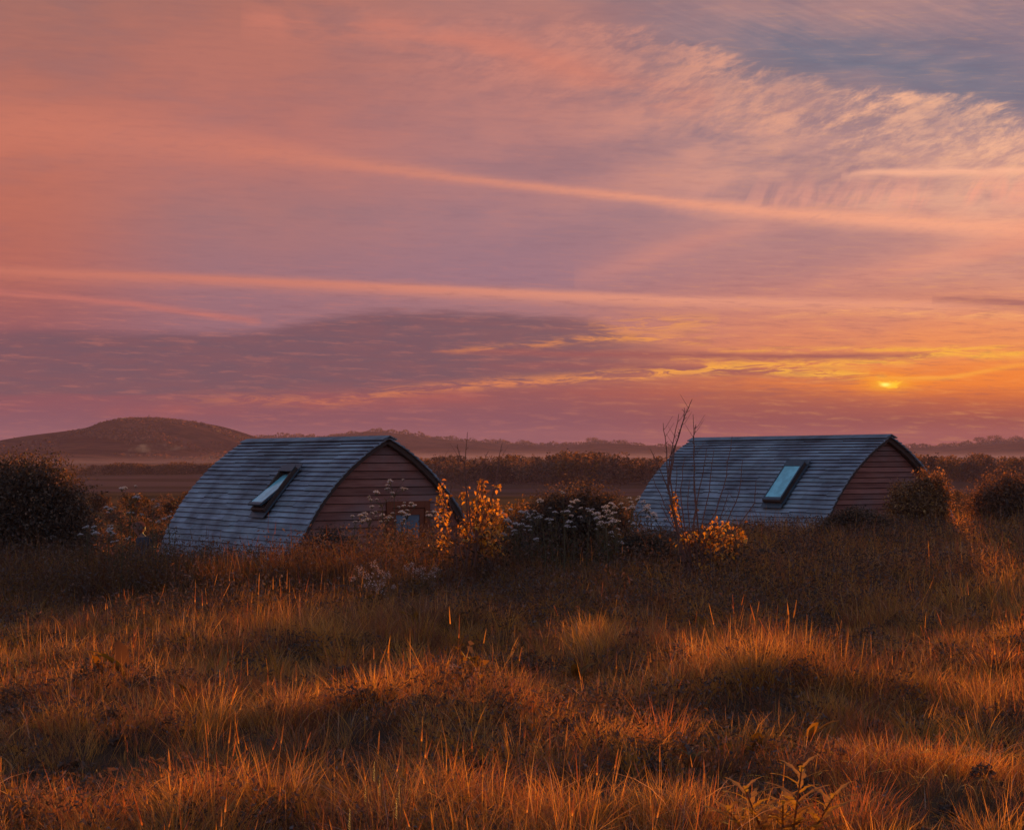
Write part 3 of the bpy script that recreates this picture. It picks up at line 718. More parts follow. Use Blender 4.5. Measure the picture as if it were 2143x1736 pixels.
    q = pn.build('pane', pane_m, sk); q.location = sa_.location; q.rotation_euler = sa_.rotation_euler
    bpy.data.objects.remove(sa_)
    return root
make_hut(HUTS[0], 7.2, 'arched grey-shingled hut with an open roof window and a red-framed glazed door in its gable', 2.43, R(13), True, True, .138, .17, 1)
make_hut(HUTS[1], 7.6, 'arched grey-shingled hut with its roof window shut, below the setting sun', 2.0, 0.0, False, False, .125, .125, 2)
# ------------------------------------------------------------------ bushes
leaf_dark = leafmat('bush_leaf', .34, (1.5, .95, .45), .5, .02)
leaf_gold = leafmat('yellow_leaf', .5, (1.35, .95, .3), .4, .03)
bark_m = surfmat('bark', lambda t: mixc(t, noise(t, objvec(t), 20, 4, .6), (.13, .055, .040, 1), (.26, .12, .085, 1)), rough=.8)
def crown(n, blobs, size, cols, w, jit=.3, flat=.3, shell=.55, asp=.55, r=None):
    """leaves through a union of ellipsoids (x, y, z, rx, ry, rz), clumped, denser near the surface"""
    vol = np.array([b[3] * b[4] * b[5] for b in blobs]); idx = rng.choice(len(blobs), n, p=vol / vol.sum())
    B = np.array(blobs)[idx]
    d = rng.normal(size=(n, 3)); d /= np.linalg.norm(d, axis=1)[:, None]
    # twig clumps: directions pulled toward a few hundred twig ends so gaps open between them
    tw = rng.normal(size=(max(12, n // 28), 3)); tw /= np.linalg.norm(tw, axis=1)[:, None]
    t = tw[rng.integers(0, len(tw), n)]
    d = t + d * .16; 
    rad = shell + (1 - shell) * rng.random(n) ** .6
    rad = rad * (.86 + .28 * np.modf(np.abs(np.sin(t[:, 0] * 91 + t[:, 1] * 57 + t[:, 2] * 33) * 4375.5))[0])
    P = B[:, :3] + d * B[:, 3:] * rad[:, None]
    P = P[P[:, 2] > .02]; n = len(P)
    return leafcloud(P, np.full(n, size), pal(n, cols, w, jit), flat, asp)
DK = [(.07, .050, .038), (.13, .085, .058), (.19, .115, .072), (.30, .15, .08)]
def twigs(mb, base, tops, r0=.03, n=5):
    for t in tops:
        t = Vector(t); b = Vector(base) + Vector((random.uniform(-.06, .06), random.uniform(-.06, .06), 0))
        mid = b.lerp(t, .5) + Vector((random.uniform(-.1, .1), random.uniform(-.1, .1), .08)) * (t - b).length
        mb.tube([b, b.lerp(mid, .6), mid, mid.lerp(t, .6), t], [r0, r0 * .8, r0 * .6, r0 * .4, r0 * .15], n)
def bush(name, loc, blobs, n, size, label, cat='bush', group=None, cols=DK, w=(4, 4, 2, 1), lm=None, r0=.035, rz=0, **k):
    e = empty(name, loc, label, cat, group, rz)
    V, F, C = crown(int(n * 2.2), blobs, size * .92, cols, w, **k)
    b2 = [(b[0], b[1], b[2], b[3] * .72, b[4] * .72, b[5] * .78) for b in blobs]
    V2, F2, C2 = crown(int(n * .8), b2, size * 1.7, cols, w, shell=.2); F = np.concatenate([F, F2 + len(V)]); V = np.concatenate([V, V2]); C = np.concatenate([C, C2])
    link('foliage', mesh('foliage', V, F, C), lm or leaf_dark, e)
    m = MB(); tops = []
    for b in blobs:
        for _ in range(5):
            tops.append((b[0] + random.uniform(-.6, .6) * b[3], b[1] + random.uniform(-.6, .6) * b[4], b[2] + random.uniform(.1, .85) * b[5]))
    twigs(m, (0, 0, -.1), tops, r0); m.build('branches', bark_m, e); return e
def ground_at(vx, d): 
    x = (vx - 1071.5) / VF * d; return Vector((x, d, hz(x, d)))
def spot(vx, vy, d):           # local z of a sight line height above the ground there
    p = ground_at(vx, d); return p, EYE - (vy - VH) / VF * d - p.z
m2 = lambda v, d: v / VF * d   # view units to metres at depth d
# big round bush at the left
p, top = spot(65, 945, 35); 
bush('round_bush', p, [(0, 0, top * .50, 1.12, 1.1, top * .48), (-.8, .2, top * .48, .95, 1.0, top * .48), (.45, -.1, top * .40, .72, .8, top * .42), (.1, -.3, top * .72, .7, .7, top * .27), (-.5, .1, top * .74, .6, .6, top * .26), (.62, 0, top * .30, .55, .6, top * .32)], 17000, .052,
     'big dark round bush left of the hut with the open roof window', w=(5, 4, 2, .7), shell=.62)
# dark bush between the huts, in three lobes
p, top = spot(1215, 995, 33)
bush('dark_bush', p, [(0, 0, top * .45, .62, .6, top * .5), (-.5, 0, top * .40, .55, .6, top * .46), (.42, .1, top * .40, .5, .5, top * .46), (-.85, -.1, top * .3, .45, .5, top * .34)], 8500, .045,
     'dark leafy bush between the two huts, behind the massed white umbels', w=(6, 4, 1, .3), shell=.6)
# bushes at the gable foot of the nearer hut
for vx, vy, d, wd, lab in ((690, 1098, 36, .55, 'low dark bush against the left foot of the boarded gable'), (845, 1105, 37, .62, 'low dark bush below the red-framed door, behind the umbels')):
    p, top = spot(vx, vy, d); bush('low_bush', p, [(0, 0, top * .55, wd, .4, top * .42), (-wd * .6, 0, top * .4, wd * .6, .4, top * .4), (wd * .6, 0, top * .42, wd * .6, .4, top * .38)], 3600, .042, lab, w=(6, 3, 1, .2))
# the right-hand bushes
p, top = spot(1790, 1058, 37)
bush('low_bush', p, [(0, 0, top * .5, .50, .5, top * .5), (-.35, 0, top * .4, .35, .4, top * .4), (.35, 0, top * .42, .38, .4, top * .4)], 4200, .045, 'rounded bush in the grass below the gable of the hut under the sun', w=(4, 4, 2, 1))
p, top = spot(1925, 978, 41)
bush('tall_bush', p, [(0, 0, top * .38, .62, .6, top * .40), (-.35, 0, top * .42, .38, .5, top * .40), (.08, 0, top * .72, .26, .3, top * .30), (.36, 0, top * .55, .32, .4, top * .42)], 6500, .05, 'spiky-topped bush hiding the right foot of the hut under the sun', w=(3, 4, 3, 2), cols=[(.14, .08, .05), (.24, .13, .07), (.36, .18, .08), (.50, .26, .09)], shell=.4)
p, top = spot(2105, 982, 41)
bush('dark_bush', p, [(0, 0, top * .50, .80, .8, top * .5), (.6, 0, top * .5, .8, .8, top * .48), (1.5, .2, top * .5, .9, .8, top * .5), (-.4, 0, top * .4, .4, .5, top * .4)], 9500, .048, 'broad dark bush at the right edge beyond the field', cols=[(.10, .06, .045), (.18, .10, .065), (.27, .14, .08), (.38, .18, .08)], w=(4, 4, 2, 1), shell=.6)
p, top = spot(1330, 1095, 31)
bush('low_bush', p, [(0, 0, top * .5, .42, .4, top * .45), (.3, 0, top * .4, .35, .4, top * .4), (-.3, 0, top * .42, .35, .35, top * .4)], 3000, .045, 'low bush between the white umbels and the bare-stemmed sapling', w=(5, 4, 2, 1))
p, top = spot(1100, 1035, 38)
bush('thin_bush', p, [(0, 0, top * .55, .35, .3, top * .42), (-.3, 0, top * .5, .25, .3, top * .4)], 900, .06, 'sparse orange-tipped bush left of the dark bush between the huts', cols=[(.3, .14, .03), (.12, .07, .03)], w=(2, 2), lm=leaf_gold, shell=.2)
# scrub on the slope beyond the huts
sc_var = []
k = 0
SCR = [(210, 1000, 150, 2.2), (240, 1015, 118, 1.8), (262, 1030, 96, 1.6), (285, 1008, 135, 2.4), (300, 1035, 92, 1.5), (318, 1020, 112, 2.0), (335, 1012, 125, 1.9), (352, 1030, 98, 1.6), (372, 1015, 120, 2.1), (230, 1046, 84, 1.2), (330, 1048, 84, 1.2), (365, 1048, 86, 1.3), (190, 1040, 90, 1.7), (400, 1000, 160, 2.4), (270, 995, 170, 2.3), (345, 992, 185, 2.3),
       (940, 1010, 120, 1.8), (980, 1020, 105, 1.6), (1015, 1015, 120, 2.0), (1060, 1022, 100, 1.6), (1095, 1010, 125, 1.8), (1290, 1030, 96, 1.5), (1320, 1016, 120, 2.0), (1345, 1010, 130, 1.8), (1275, 1012, 130, 1.9), (1160, 1008, 130, 1.9),
       (1960, 1000, 130, 2.1), (2000, 985, 170, 2.8), (2040, 992, 150, 2.5), (2085, 986, 165, 2.6), (2125, 990, 150, 2.3), (2170, 985, 160, 2.6), (1930, 985, 180, 2.6), (-30, 1010, 120, 2.0), (-80, 1000, 140, 2.4)]
def scrub_proto(i):
    bl = [(0, 0, .5, .62, .6, .52), (.45, .1, .38, .42, .45, .4), (-.42, 0, .36, .45, .4, .4)][: 2 + i % 2] + [(.1, 0, .78, .3, .3, .25)]
    cols = [DK, [(.11, .06, .02), (.22, .11, .03), (.06, .04, .02), (.3, .15, .04)], [(.05, .035, .02), (.09, .05, .025), (.03, .02, .015), (.14, .07, .03)]][i % 3]
    return crown(1500, bl, .085, cols, (3, 3, 2, 1), shell=.5)
protos = []
for i in range(5):
    V, F, C = scrub_proto(i); mb = MB(); twigs(mb, (0, 0, 0), [(random.uniform(-.4, .4), random.uniform(-.3, .3), random.uniform(.4, .8)) for _ in range(7)], .03, 4)
    protos.append((mesh('scrub_foliage', V, F, C), mesh('scrub_stems', mb.v, mb.f)))
    protos[-1][0].materials.append(leaf_dark); protos[-1][1].materials.append(bark_m)
def scrub(vx, d, s, label, group, name='scrub_bush', i=None, sq=1.0):
    p = ground_at(vx, d); i = random.randrange(5) if i is None else i
    e = empty(name, p, label, 'bush' if name == 'scrub_bush' else 'tree', group, random.uniform(0, 6)); e.scale = (s * 1.15, s * 1.15, s * sq)
    link('crown' if name != 'scrub_bush' else 'foliage', protos[i][0], None, e); link('trunk' if name != 'scrub_bush' else 'branches', protos[i][1], None, e); return e
for vx, vy, d, s in SCR:
    if vx < 0: continue
    ORD = ['leftmost', 'second', 'third', 'fourth', 'fifth', 'sixth', 'seventh', 'eighth', 'ninth', 'tenth', 'eleventh', 'twelfth', 'thirteenth', 'fourteenth', 'fifteenth', 'sixteenth', 'seventeenth']
    same = sorted(q[0] for q in SCR if (q[0] < 500) == (vx < 500) and (q[0] > 1500) == (vx > 1500) and q[0] > 0); r_ = ORD[same.index(vx)]
    if vx < 500: lab, g = r_ + ' from the big round bush of the scrub bushes left of the nearer hut', 'bushes in the scrub beyond the left field'
    elif vx < 1500: lab, g = r_ + ' from the yellow sapling of the small bushes in the dip between the huts', 'bushes in the dip between the huts'
    else: lab, g = r_ + ' from the left of the small bushes on the slope at the right edge', 'bushes on the slope at the right'
    if vx < 0: continue
    scrub(vx, d, s * .62, lab, g)
# ------------------------------------------------------------------ the wood and hedgerow trees in the valley
for j in range(52):                              # wood behind the gap between the huts
    vx = 880 + (j * 97 % 52) / 52 * 560; d = 560 + (j % 4) * 22; s = random.uniform(6.0, 8.4) * (1.08 if 1150 < vx < 1300 else .94)
    scrub(vx + random.uniform(-8, 8), d, s, 'one of the dusky trees massed as a wood beyond the gap between the huts', 'trees of the wood beyond the gap between the huts', 'wood_tree', sq=1.0)
for j in range(26):                              # band to the right of the sunward hut
    vx = 1880 + j * 11.5; d = 600 + (j % 3) * 25; s = random.uniform(5.5, 8.5)
    scrub(vx + random.uniform(-5, 5), d, s, 'one of the dusky trees in the band right of the hut under the sun', 'trees in the band at the right edge', 'wood_tree')
for j in range(30):                              # hedgerow at the foot of the down
    vx = 222 + j * 8.4; d = 790 + (j % 2) * 16; s = random.uniform(4.6, 6.2)
    scrub(vx + random.uniform(-3, 3), d, s, 'one of the dark trees in the hedgerow at the foot of the hill', 'hedgerow trees at the foot of the hill', 'hedgerow_tree', sq=.8)
for vx, s, lab in ((152, 3.6, 'small lone tree at the left end of the valley hedgerow'), (176, 3.0, 'second small tree in the gap left of the valley hedgerow'), (196, 4.4, 'rounder small tree just left of the valley hedgerow')):
    scrub(vx, 780, s, lab, None, 'hedgerow_tree')
# skyline trees one can tell apart
for vx, d, s, lab in ((520, 3290, 13, 'skyline tree just right of the hill where the ridge begins'), (545, 3290, 9, 'small skyline tree above the left end of the nearer roof'), (590, 3290, 9, 'low skyline tree above the middle of the nearer roof'), (612, 3290, 8, 'low rounded skyline tree above the nearer roof'),
                      (1032, 3300, 15, 'flat-topped skyline tree above the yellow-leaved sapling'), (1048, 3300, 14, 'skyline tree right of the flat-topped one'), (1092, 3300, 18, 'broad skyline tree left of the middle of the gap'), (1240, 3300, 22, 'tallest clump on the skyline between the huts'), (1262, 3300, 16, 'skyline tree right of the tallest clump'),
                      (1302, 3300, 20, 'umbrella-shaped lone tree on the skyline left of the bare stems'), (1978, 3300, 14, 'small skyline tree right of the sunward gable'), (2020, 3300, 16, 'middle skyline tree at the right'), (2050, 3300, 24, 'tall skyline tree at the right'), (2082, 3300, 26, 'round skyline tree near the right edge'), (2125, 3300, 22, 'skyline tree at the right edge')):
    x = (vx - 1071.5) / VF * d
    prof = [(420, 955), (500, 922), (560, 914), (640, 914), (700, 914), (730, 907), (810, 903), (860, 909), (920, 918), (1000, 924), (1080, 929), (1150, 931), (1250, 927), (1330, 933), (1400, 936), (1850, 938), (2000, 933), (2080, 926), (2143, 924)]
    zz = EYE - (np.interp(vx, [q[0] for q in prof], [q[1] for q in prof]) - VH) / VF * 3300
    e = empty('skyline_tree', (x, d, zz - 3), lab, 'tree'); e.scale = (s * .9, s * .9, s * .62)
    i = random.randrange(5); link('crown', protos[i][0], None, e); link('trunk', protos[i][1], None, e)
# the unbroken far wood along the ridge
n = 9000; vx = rng.random(n) * 1700 + 500; prof_x = [500, 560, 700, 730, 810, 860, 920, 1000, 1080, 1150, 1250, 1330, 1400, 1850, 2000, 2080, 2143, 2250]; prof_y = [922, 914, 914, 907, 903, 909, 918, 924, 929, 931, 927, 933, 936, 938, 933, 926, 924, 920]
yy = 3300 - rng.random(n) * 60; b = EYE - (np.interp(vx, prof_x, prof_y) - VH) / VF * 3300
P = np.stack([(vx - 1071.5) / VF * yy, yy, b - 2 + rng.random(n) ** 1.3 * (3 + 7 * nz(vx, vx * 0, 14, 71))], 1)
V, F, C = leafcloud(P, np.full(n, 3.2), pal(n, DK, [4, 3, 1, .3]), asp=.9)
tag(link('ridge_wood', mesh('ridge_wood', V, F, C), leaf_dark), 'low continuous wood along the far ridge', 'wood', kind='stuff')
# scrub patches on the face of the left hill
n = 26000; hv = rng.random(n) * 600 - 20; hd = 2300 - rng.random(n) * 520
hx_ = (hv - 1071.5) / VF * 2300; pr = [(-400, 985), (-200, 960), (0, 935), (60, 925), (130, 912), (200, 901), (245, 893), (258, 886), (272, 879), (290, 877), (340, 877), (400, 883), (430, 888), (470, 900), (505, 913), (560, 930), (620, 950)]
tp = EYE - (np.interp(hv, [q[0] for q in pr], [q[1] for q in pr]) - VH) / VF * 2300
bb = np.cos(np.pi * (hd - 2300) / 700) * .5 + .5
ok = (nz(hx_, hd, 60, 95) * .5 + nz(hx_, hd, 22, 96) * .35 + nz(hx_, hd, 160, 97) * .25) > .60
P = np.stack([hx_, hd, -15 + (tp + 15) * bb + rng.random(n) * 2.0 - .5], 1)[ok]
V, F, C = leafcloud(P, np.full(len(P), 4.2), pal(len(P), [(.05, .03, .022), (.10, .055, .032), (.17, .08, .04)], [4, 2, 1]), asp=.8)
tag(link('hill_scrub', mesh('hill_scrub', V, F, C), leaf_dark), 'dark patches of scrub on the face of the left hill', 'scrub', kind='stuff')
# mast on the hill
x = (309 - 1071.5) / VF * 2290; zt = EYE - (877 - VH) / VF * 2300
mm = MB(); mm.tube([(0, 0, -3), (0, 0, 6.2)], [.42, .30], 8); mm.box((0, 0, 5.2), (2.2, .35, .35)); mm.box((0, 0, 3.6), (1.3, .3, .3))
o = mm.build('mast', trim_m); o.location = (x, 2298, zt - .5); tag(o, 'thin mast standing on top of the left hill', 'mast')
# pale chalk scar on the shoulder of the hill
ch = MB()
for k in range(7):
    vx = 249 + k * 3.0; zt = EYE - (np.interp(vx, [245, 258, 272], [893, 886, 879]) - VH) / VF * 2300
    M = Matrix.Rotation(R(random.uniform(-20, 20)), 4, 'Y')
    ch.box(((vx - 1071.5) / VF * 2290, 2262 + random.uniform(-4, 4), zt - 3.2 + random.uniform(-.8, .4)), (3.2, 3, random.uniform(3, 5)), M)
o = ch.build('chalk_scar', surfmat('chalk', lambda t: mixc(t, noise(t, objvec(t), .4, 4, .6), (.30, .27, .28, 1), (.45, .42, .42, 1)), rough=.95)); tag(o, 'pale chalk scar on the left shoulder of the hill', 'rock')
# smoke
sm = MB()
ring = []
sp = [at(vx, vy, 830) for vx, vy in [(256, 957), (264, 949), (276, 941), (296, 937), (340, 935), (400, 936)]]
sm.tube(sp, [.4, .9, 1.4, 1.9, 1.9, .3], 10)
m, t, out = newmat('bonfire_smoke'); vo = t.nodes.new('ShaderNodeVolumePrincipled'); vo.inputs['Color'].default_value = (.95, .85, .82, 1); t.links.new((noise(t, objvec(t), .22, 5, .7).ss(.42, .66) * .05).k, vo.inputs['Density']); vo.inputs['Anisotropy'].default_value = 0
t.links.new(vo.outputs[0], out.inputs['Volume']); o = sm.build('smoke', m, smooth=True); tag(o, 'pale smoke drifting up from the hedgerow below the hill', 'smoke', kind='stuff')

# ------------------------------------------------------------------ umbel plants
umb_m = leafmat('umbel_flower', .2, (1.1, .95, .85), .6, .03)
stem_m = leafmat('green_stem', .1, (1.2, .9, .5), .5, .03)
def umbel_mesh(n, r, dome):
    P = []
    for i in range(n):
        a = i * 2.399; q = math.sqrt((i + .5) / n) * r
        for _ in range(3): P.append((q * math.cos(a) + random.gauss(0, r * .07), q * math.sin(a) + random.gauss(0, r * .07), dome * (1 - (q / r) ** 2) + random.gauss(0, r * .06)))
    P = np.array(P); V, F, C = leafcloud(P, np.full(len(P), r * .30), pal(len(P), [(.66, .58, .56), (.48, .41, .40), (.22, .17, .13)], [5, 3, 1.5], .1), flat=2.0, asp=.9)
    mb = MB(); mb.v = [tuple(v) for v in V]; mb.f = [tuple(f) for f in F]; mb.c = [tuple(c) for c in C]
    for i in range(0, n, 2):
        a = i * 2.399; q = math.sqrt((i + .5) / n) * r * .9
        mb.tube([(0, 0, -r * .9), (q * math.cos(a), q * math.sin(a), dome * (1 - (q / r) ** 2) - .003)], [.0025, .0015], 3, (.12, .09, .04))
    me = mesh('umbel', mb.v, mb.f, np.array(mb.c)); me.materials.append(umb_m); return me
UM = [umbel_mesh(17, .042, .018), umbel_mesh(14, .034, .012), umbel_mesh(22, .052, .022), umbel_mesh(11, .028, .016)]
def umbel_plant(vx, vy, n, sx, sy, d, label, group=None, big=1.0):
    n = int(n * 1.2)
    """plant whose flower heads spread sx, sy (photo units) about (vx, vy)"""
    base = ground_at(vx + random.uniform(-8, 8), d)
    e = empty('umbel_plant', base, label, 'wild flower', group)
    mb = MB(); c = at(vx, vy, d) - base
    top = None; pts = []
    for i in range(n):
        q = Vector((c.x + m2(random.uniform(-sx, sx), d), random.uniform(-.15, .15), c.z + m2(random.uniform(-sy, sy), d)))
        pts.append(q)
    hub = Vector((c.x * .6, 0, max(.1, min(p.z for p in pts) - .12)))
    mb.tube([(0, 0, -.05), hub * .5 + Vector((random.uniform(-.03, .03), 0, 0)), hub], [.010, .008, .006], 5, (.10, .07, .03))
    for q in pts:
        j = Vector((hub.x * .7 + q.x * .3, q.y * .4, hub.z * .6 + q.z * .4))
        mb.tube([hub, j, q - Vector((0, 0, .03))], [.005, .0035, .0022], 4, (.12, .08, .035))
    # ferny leaves low on the stem
    P = np.array([(random.gauss(0, .10), random.gauss(0, .10), random.uniform(.15, max(.25, hub.z))) for _ in range(70)])
    V, F, C = leafcloud(P, np.full(len(P), .05), pal(len(P), [(.07, .055, .025), (.10, .07, .03)], [1, 1]), asp=.35)
    st = mb.build('stem', stem_m, e); link('leaves', mesh('leaves', V, F, C), weed_m, e)
    for q in pts:
        h = link('flower_head', random.choice(UM), None, e, q); s = big * random.uniform(.8, 1.25); h.scale = (s, s, s); h.rotation_euler = (random.uniform(-.3, .3), random.uniform(-.3, .3), random.uniform(0, 6))
    return e
LG = 'white umbel plants between the big round bush and the open-windowed hut'
for a in [(275, 1030, 5, 22, 16, 31, 'tallest white umbel plant, against the orange scrub between round bush and hut'), (318, 1052, 3, 14, 10, 31, None), (250, 1068, 5, 26, 8, 30, None), (185, 1108, 7, 22, 10, 29, 'white umbel plant at the foot of the big round bush'), (225, 1105, 5, 14, 12, 29, None),
          (256, 1126, 4, 20, 6, 28, None), (352, 1075, 3, 12, 10, 32, 'thin umbel plant before the left edge of the nearer roof'), (365, 1110, 3, 14, 10, 31, 'short umbel plant before the lower left corner of the nearer roof'), (435, 1130, 4, 20, 8, 32, 'umbel plant before the bottom course of the nearer roof'), (283, 1074, 3, 16, 5, 30, None), (325, 1095, 3, 14, 8, 29, None)]:
    umbel_plant(*a[:6], a[6] or {318: 'umbel plant just right of the tallest one, above the person', 250: 'umbel plant with a low wide top just left of the tallest one', 225: 'umbel plant left of the person, in the patch by the round bush', 256: 'short umbel plant right in front of the person', 283: 'umbel plant whose heads stand just above the head of the person', 325: 'thin umbel plant just right of the head of the person'}[a[0]], LG)
for a in [(828, 1012, 9, 24, 14, 33, 'tall umbel plant with a crowded white top before the middle of the gable'), (800, 1040, 6, 30, 12, 33, 'umbel plant with scattered heads, left of the crowded-topped one'), (850, 1060, 8, 18, 14, 32, 'umbel plant with dense heads before the red door frame'), (775, 1075, 7, 22, 18, 33, 'umbel plant before the lower left of the gable boards'),
          (805, 1082, 6, 18, 12, 33, None), (745, 1085, 4, 16, 10, 33, None), (840, 1085, 5, 14, 10, 32, None), (908, 1075, 8, 14, 16, 31, 'umbel plant behind the left leaves of the yellow sapling')]:
    umbel_plant(*a[:6], a[6] or 'short umbel plant among the others at the foot of the gable', None if a[6] else 'short umbel plants at the foot of the gable')
CG = 'white umbel plants massed before the dark bush between the huts'
for j in range(27):
    vx = random.uniform(1050, 1310); vy = 1045 + abs(vx - 1200) * .22 + random.uniform(-8, 70)
    umbel_plant(vx, vy, random.randint(3, 5), 24, 18, random.uniform(28.5, 31), 'white umbel plant in the crowded mass before the dark bush between the huts', CG)
for j in range(7):
    umbel_plant(random.uniform(1310, 1400), random.uniform(1040, 1100), 4, 20, 14, random.uniform(31, 33), 'faint umbel plant at the foot of the far left end of the sunward roof', 'faint umbel plants before the sunward roof end')
# ------------------------------------------------------------------ blossom sprays in the middle of the field
def spray(vx, vy, d, pts, label, big=1.0):
    base = ground_at(vx, d); e = empty('blossom_spray', base, label, 'wild flower'); mb = MB(); hub = Vector((0, 0, .15))
    mb.tube([(0, 0, -.05), hub], [.012, .01], 5, (.2, .09, .04)); H = []
    for px_, py_, r in pts:
        q = at(px_, py_, d) - base; q.y = random.uniform(-.1, .1)
        mid = hub.lerp(q, .55) + Vector((random.uniform(-.03, .03), 0, random.uniform(0, .05)))
        mb.tube([hub, mid, q], [.007, .0055, .003], 5, (.22, .10, .04)); H.append((q, r))
        for _ in range(5):
            w = mid.lerp(q, random.random()); P = w + Vector((random.gauss(0, .02), random.gauss(0, .02), 0))
    st = mb.build('stem', stem_m, e)
    for q, r in H:
        P = np.array([q]) + rng.normal(size=(46, 3)) * np.array([1, .8, .9]) * m2(r, d) * .5
        V, F, C = leafcloud(P - np.array(q), np.full(46, .020), pal(46, [(.55, .36, .30), (.45, .24, .16), (.2, .10, .05)], [4, 2, 1], .15), asp=.8)
        link('blossom', mesh('blossom', V, F, C), umb_m, e, q)
    P = rng.normal(size=(90, 3)) * np.array([.10, .08, .09]) + np.array([0, 0, .22]); P = P[P[:, 2] > .02]
    V, F, C = leafcloud(P, np.full(len(P), .07), pal(len(P), [(.10, .06, .025), (.20, .10, .03)], [2, 1]), asp=.5); link('leaves', mesh('leaves', V, F, C), leaf_gold, e)
    return e
spray(775, 1215, 24.5, [(742, 1208, 9), (752, 1190, 10), (757, 1196, 8), (768, 1205, 9), (783, 1180, 8), (790, 1192, 8), (800, 1198, 7), (812, 1200, 8)], 'pinkish blossom spray left of the other, in the dark belt below the gable')
spray(880, 1215, 24.5, [(853, 1188, 8), (862, 1180, 6), (872, 1196, 9), (880, 1190, 10), (884, 1200, 11), (894, 1206, 9), (903, 1196, 7), (912, 1188, 8)], 'pinkish blossom spray right of the other, in the dark belt below the gable')
spray(780, 1232, 23.5, [(770, 1222, 12), (785, 1226, 12), (800, 1218, 10), (795, 1232, 9), (823, 1226, 6)], 'dull pink flat-headed flowers under the left blossom spray')
spray(970, 1445, 15.6, [(940, 1402, 10), (950, 1398, 9), (985, 1412, 13), (995, 1420, 12), (1004, 1418, 9), (975, 1430, 10), (990, 1434, 10), (965, 1446, 7), (1012, 1432, 7)], 'pale pink clustered flowers low in the middle of the grass')
# ------------------------------------------------------------------ the two leafy saplings with bare stems
def c3(x, y): return ((1700 + x * .6533) / 1.9113, (1550 + y * .6533) / 1.9113)
def big_leaf():
    V = [(0, 0, 0), (.30, .16, .05), (.36, .45, .06), (.20, .80, .0), (0, 1.15, -.12), (-.20, .80, .0), (-.36, .45, .06), (-.30, .16, .05), (0, .5, -.06)]
    return V, [(0, 1, 8), (1, 2, 8), (2, 3, 8), (3, 4, 8), (4, 5, 8), (5, 6, 8), (6, 7, 8), (7, 0, 8)]
BV, BF = big_leaf(); BV = np.array(BV)
def put_leaves(P, size, cols, w, droop=.8):
    n = len(P); Vs, Fs, Cs = [], [], []
    c = pal(n, cols, w, .2)
    for i in range(n):
        s = size * random.uniform(.6, 1.25); M = Euler((random.gauss(-droop, .6), random.gauss(0, .5), random.uniform(0, 6.28))).to_matrix()
        Vs.append((BV * s) @ np.array(M).T + P[i]); Fs += [tuple(i * 9 + k for k in f) for f in BF]; Cs += [tuple(c[i])] * 9
    return np.concatenate(Vs), Fs, np.array(Cs)
def sapling(vx, d, stems_, clumps, label, dleaf):
    base = ground_at(vx, d); e = empty('sapling', base, label, 'sapling')
    for st in stems_:
        P = []
        for i, (x, y) in enumerate(st):
            q = at(*c3(x, y), d) - base; P.append(q)
        zj = random.uniform(-.35, .35)
        root = Vector((P[-1].x * .45 + random.uniform(-.10, .10), random.uniform(-.1, .1), -.05))
        P = P + [root.lerp(P[-1], .45) + Vector((0, 0, .05)), root]
        n = len(P)
        for i, q in enumerate(P): q.y += zj * (n - 1 - i) / (n - 1)
        # smooth the polyline a little and give it buds
        Q = []
        for i in range(n - 1):
            for k in range(3): Q.append(P[i].lerp(P[i + 1], k / 3) + Vector((random.gauss(0, .006), random.gauss(0, .006), 0)))
        Q.append(P[-1]); mb = MB(); N = len(Q); r1 = .007 + .0010 * n
        mb.tube(Q, [.0035 + (r1 - .0035) * (i / (N - 1)) ** .8 for i in range(N)], 6)
        for i in range(1, N - 3):
            if random.random() < .8:
                a = random.choice((-1, 1)); dv = (Q[i - 1] - Q[i]).normalized()
                b_ = Q[i] + Vector((a * .035, random.uniform(-.02, .02), 0)) + dv * .035
                mb.tube([Q[i], b_], [.005, .002], 4)
                if random.random() < .15: mb.tube([b_, b_ + Vector((a * .10, random.uniform(-.05, .05), .16))], [.003, .0015], 4)
        mb.build('stem', bark_m, e)
    P = []
    for x, y, sx, sy, n in clumps:
        for _ in range(int(n * 3.4)):
            q = at(*c3(x + random.gauss(0, sx), y + random.gauss(0, sy)), d) - base; q.y = random.gauss(0, .18); P.append(q)
    V, F, C = put_leaves(np.array(P), dleaf * .66, [(.60, .28, .045), (.40, .16, .03), (.72, .38, .06), (.15, .07, .03)], [4, 3.5, 2, 2.5])
    link('foliage', mesh('foliage', V, F, C), leaf_gold, e)
    # dull undergrowth leaves at its foot
    Q = rng.normal(size=(500, 3)) * np.array([.42, .3, .25]) + np.array([.05, 0, .38]); Q = Q[Q[:, 2] > 0]
    V, F, C = leafcloud(Q, np.full(len(Q), .06), pal(len(Q), [(.05, .035, .02), (.08, .05, .025), (.16, .07, .03)], [3, 3, 1]), asp=.5)
    link('undergrowth', mesh('undergrowth', V, F, C), leaf_dark, e)
    return e
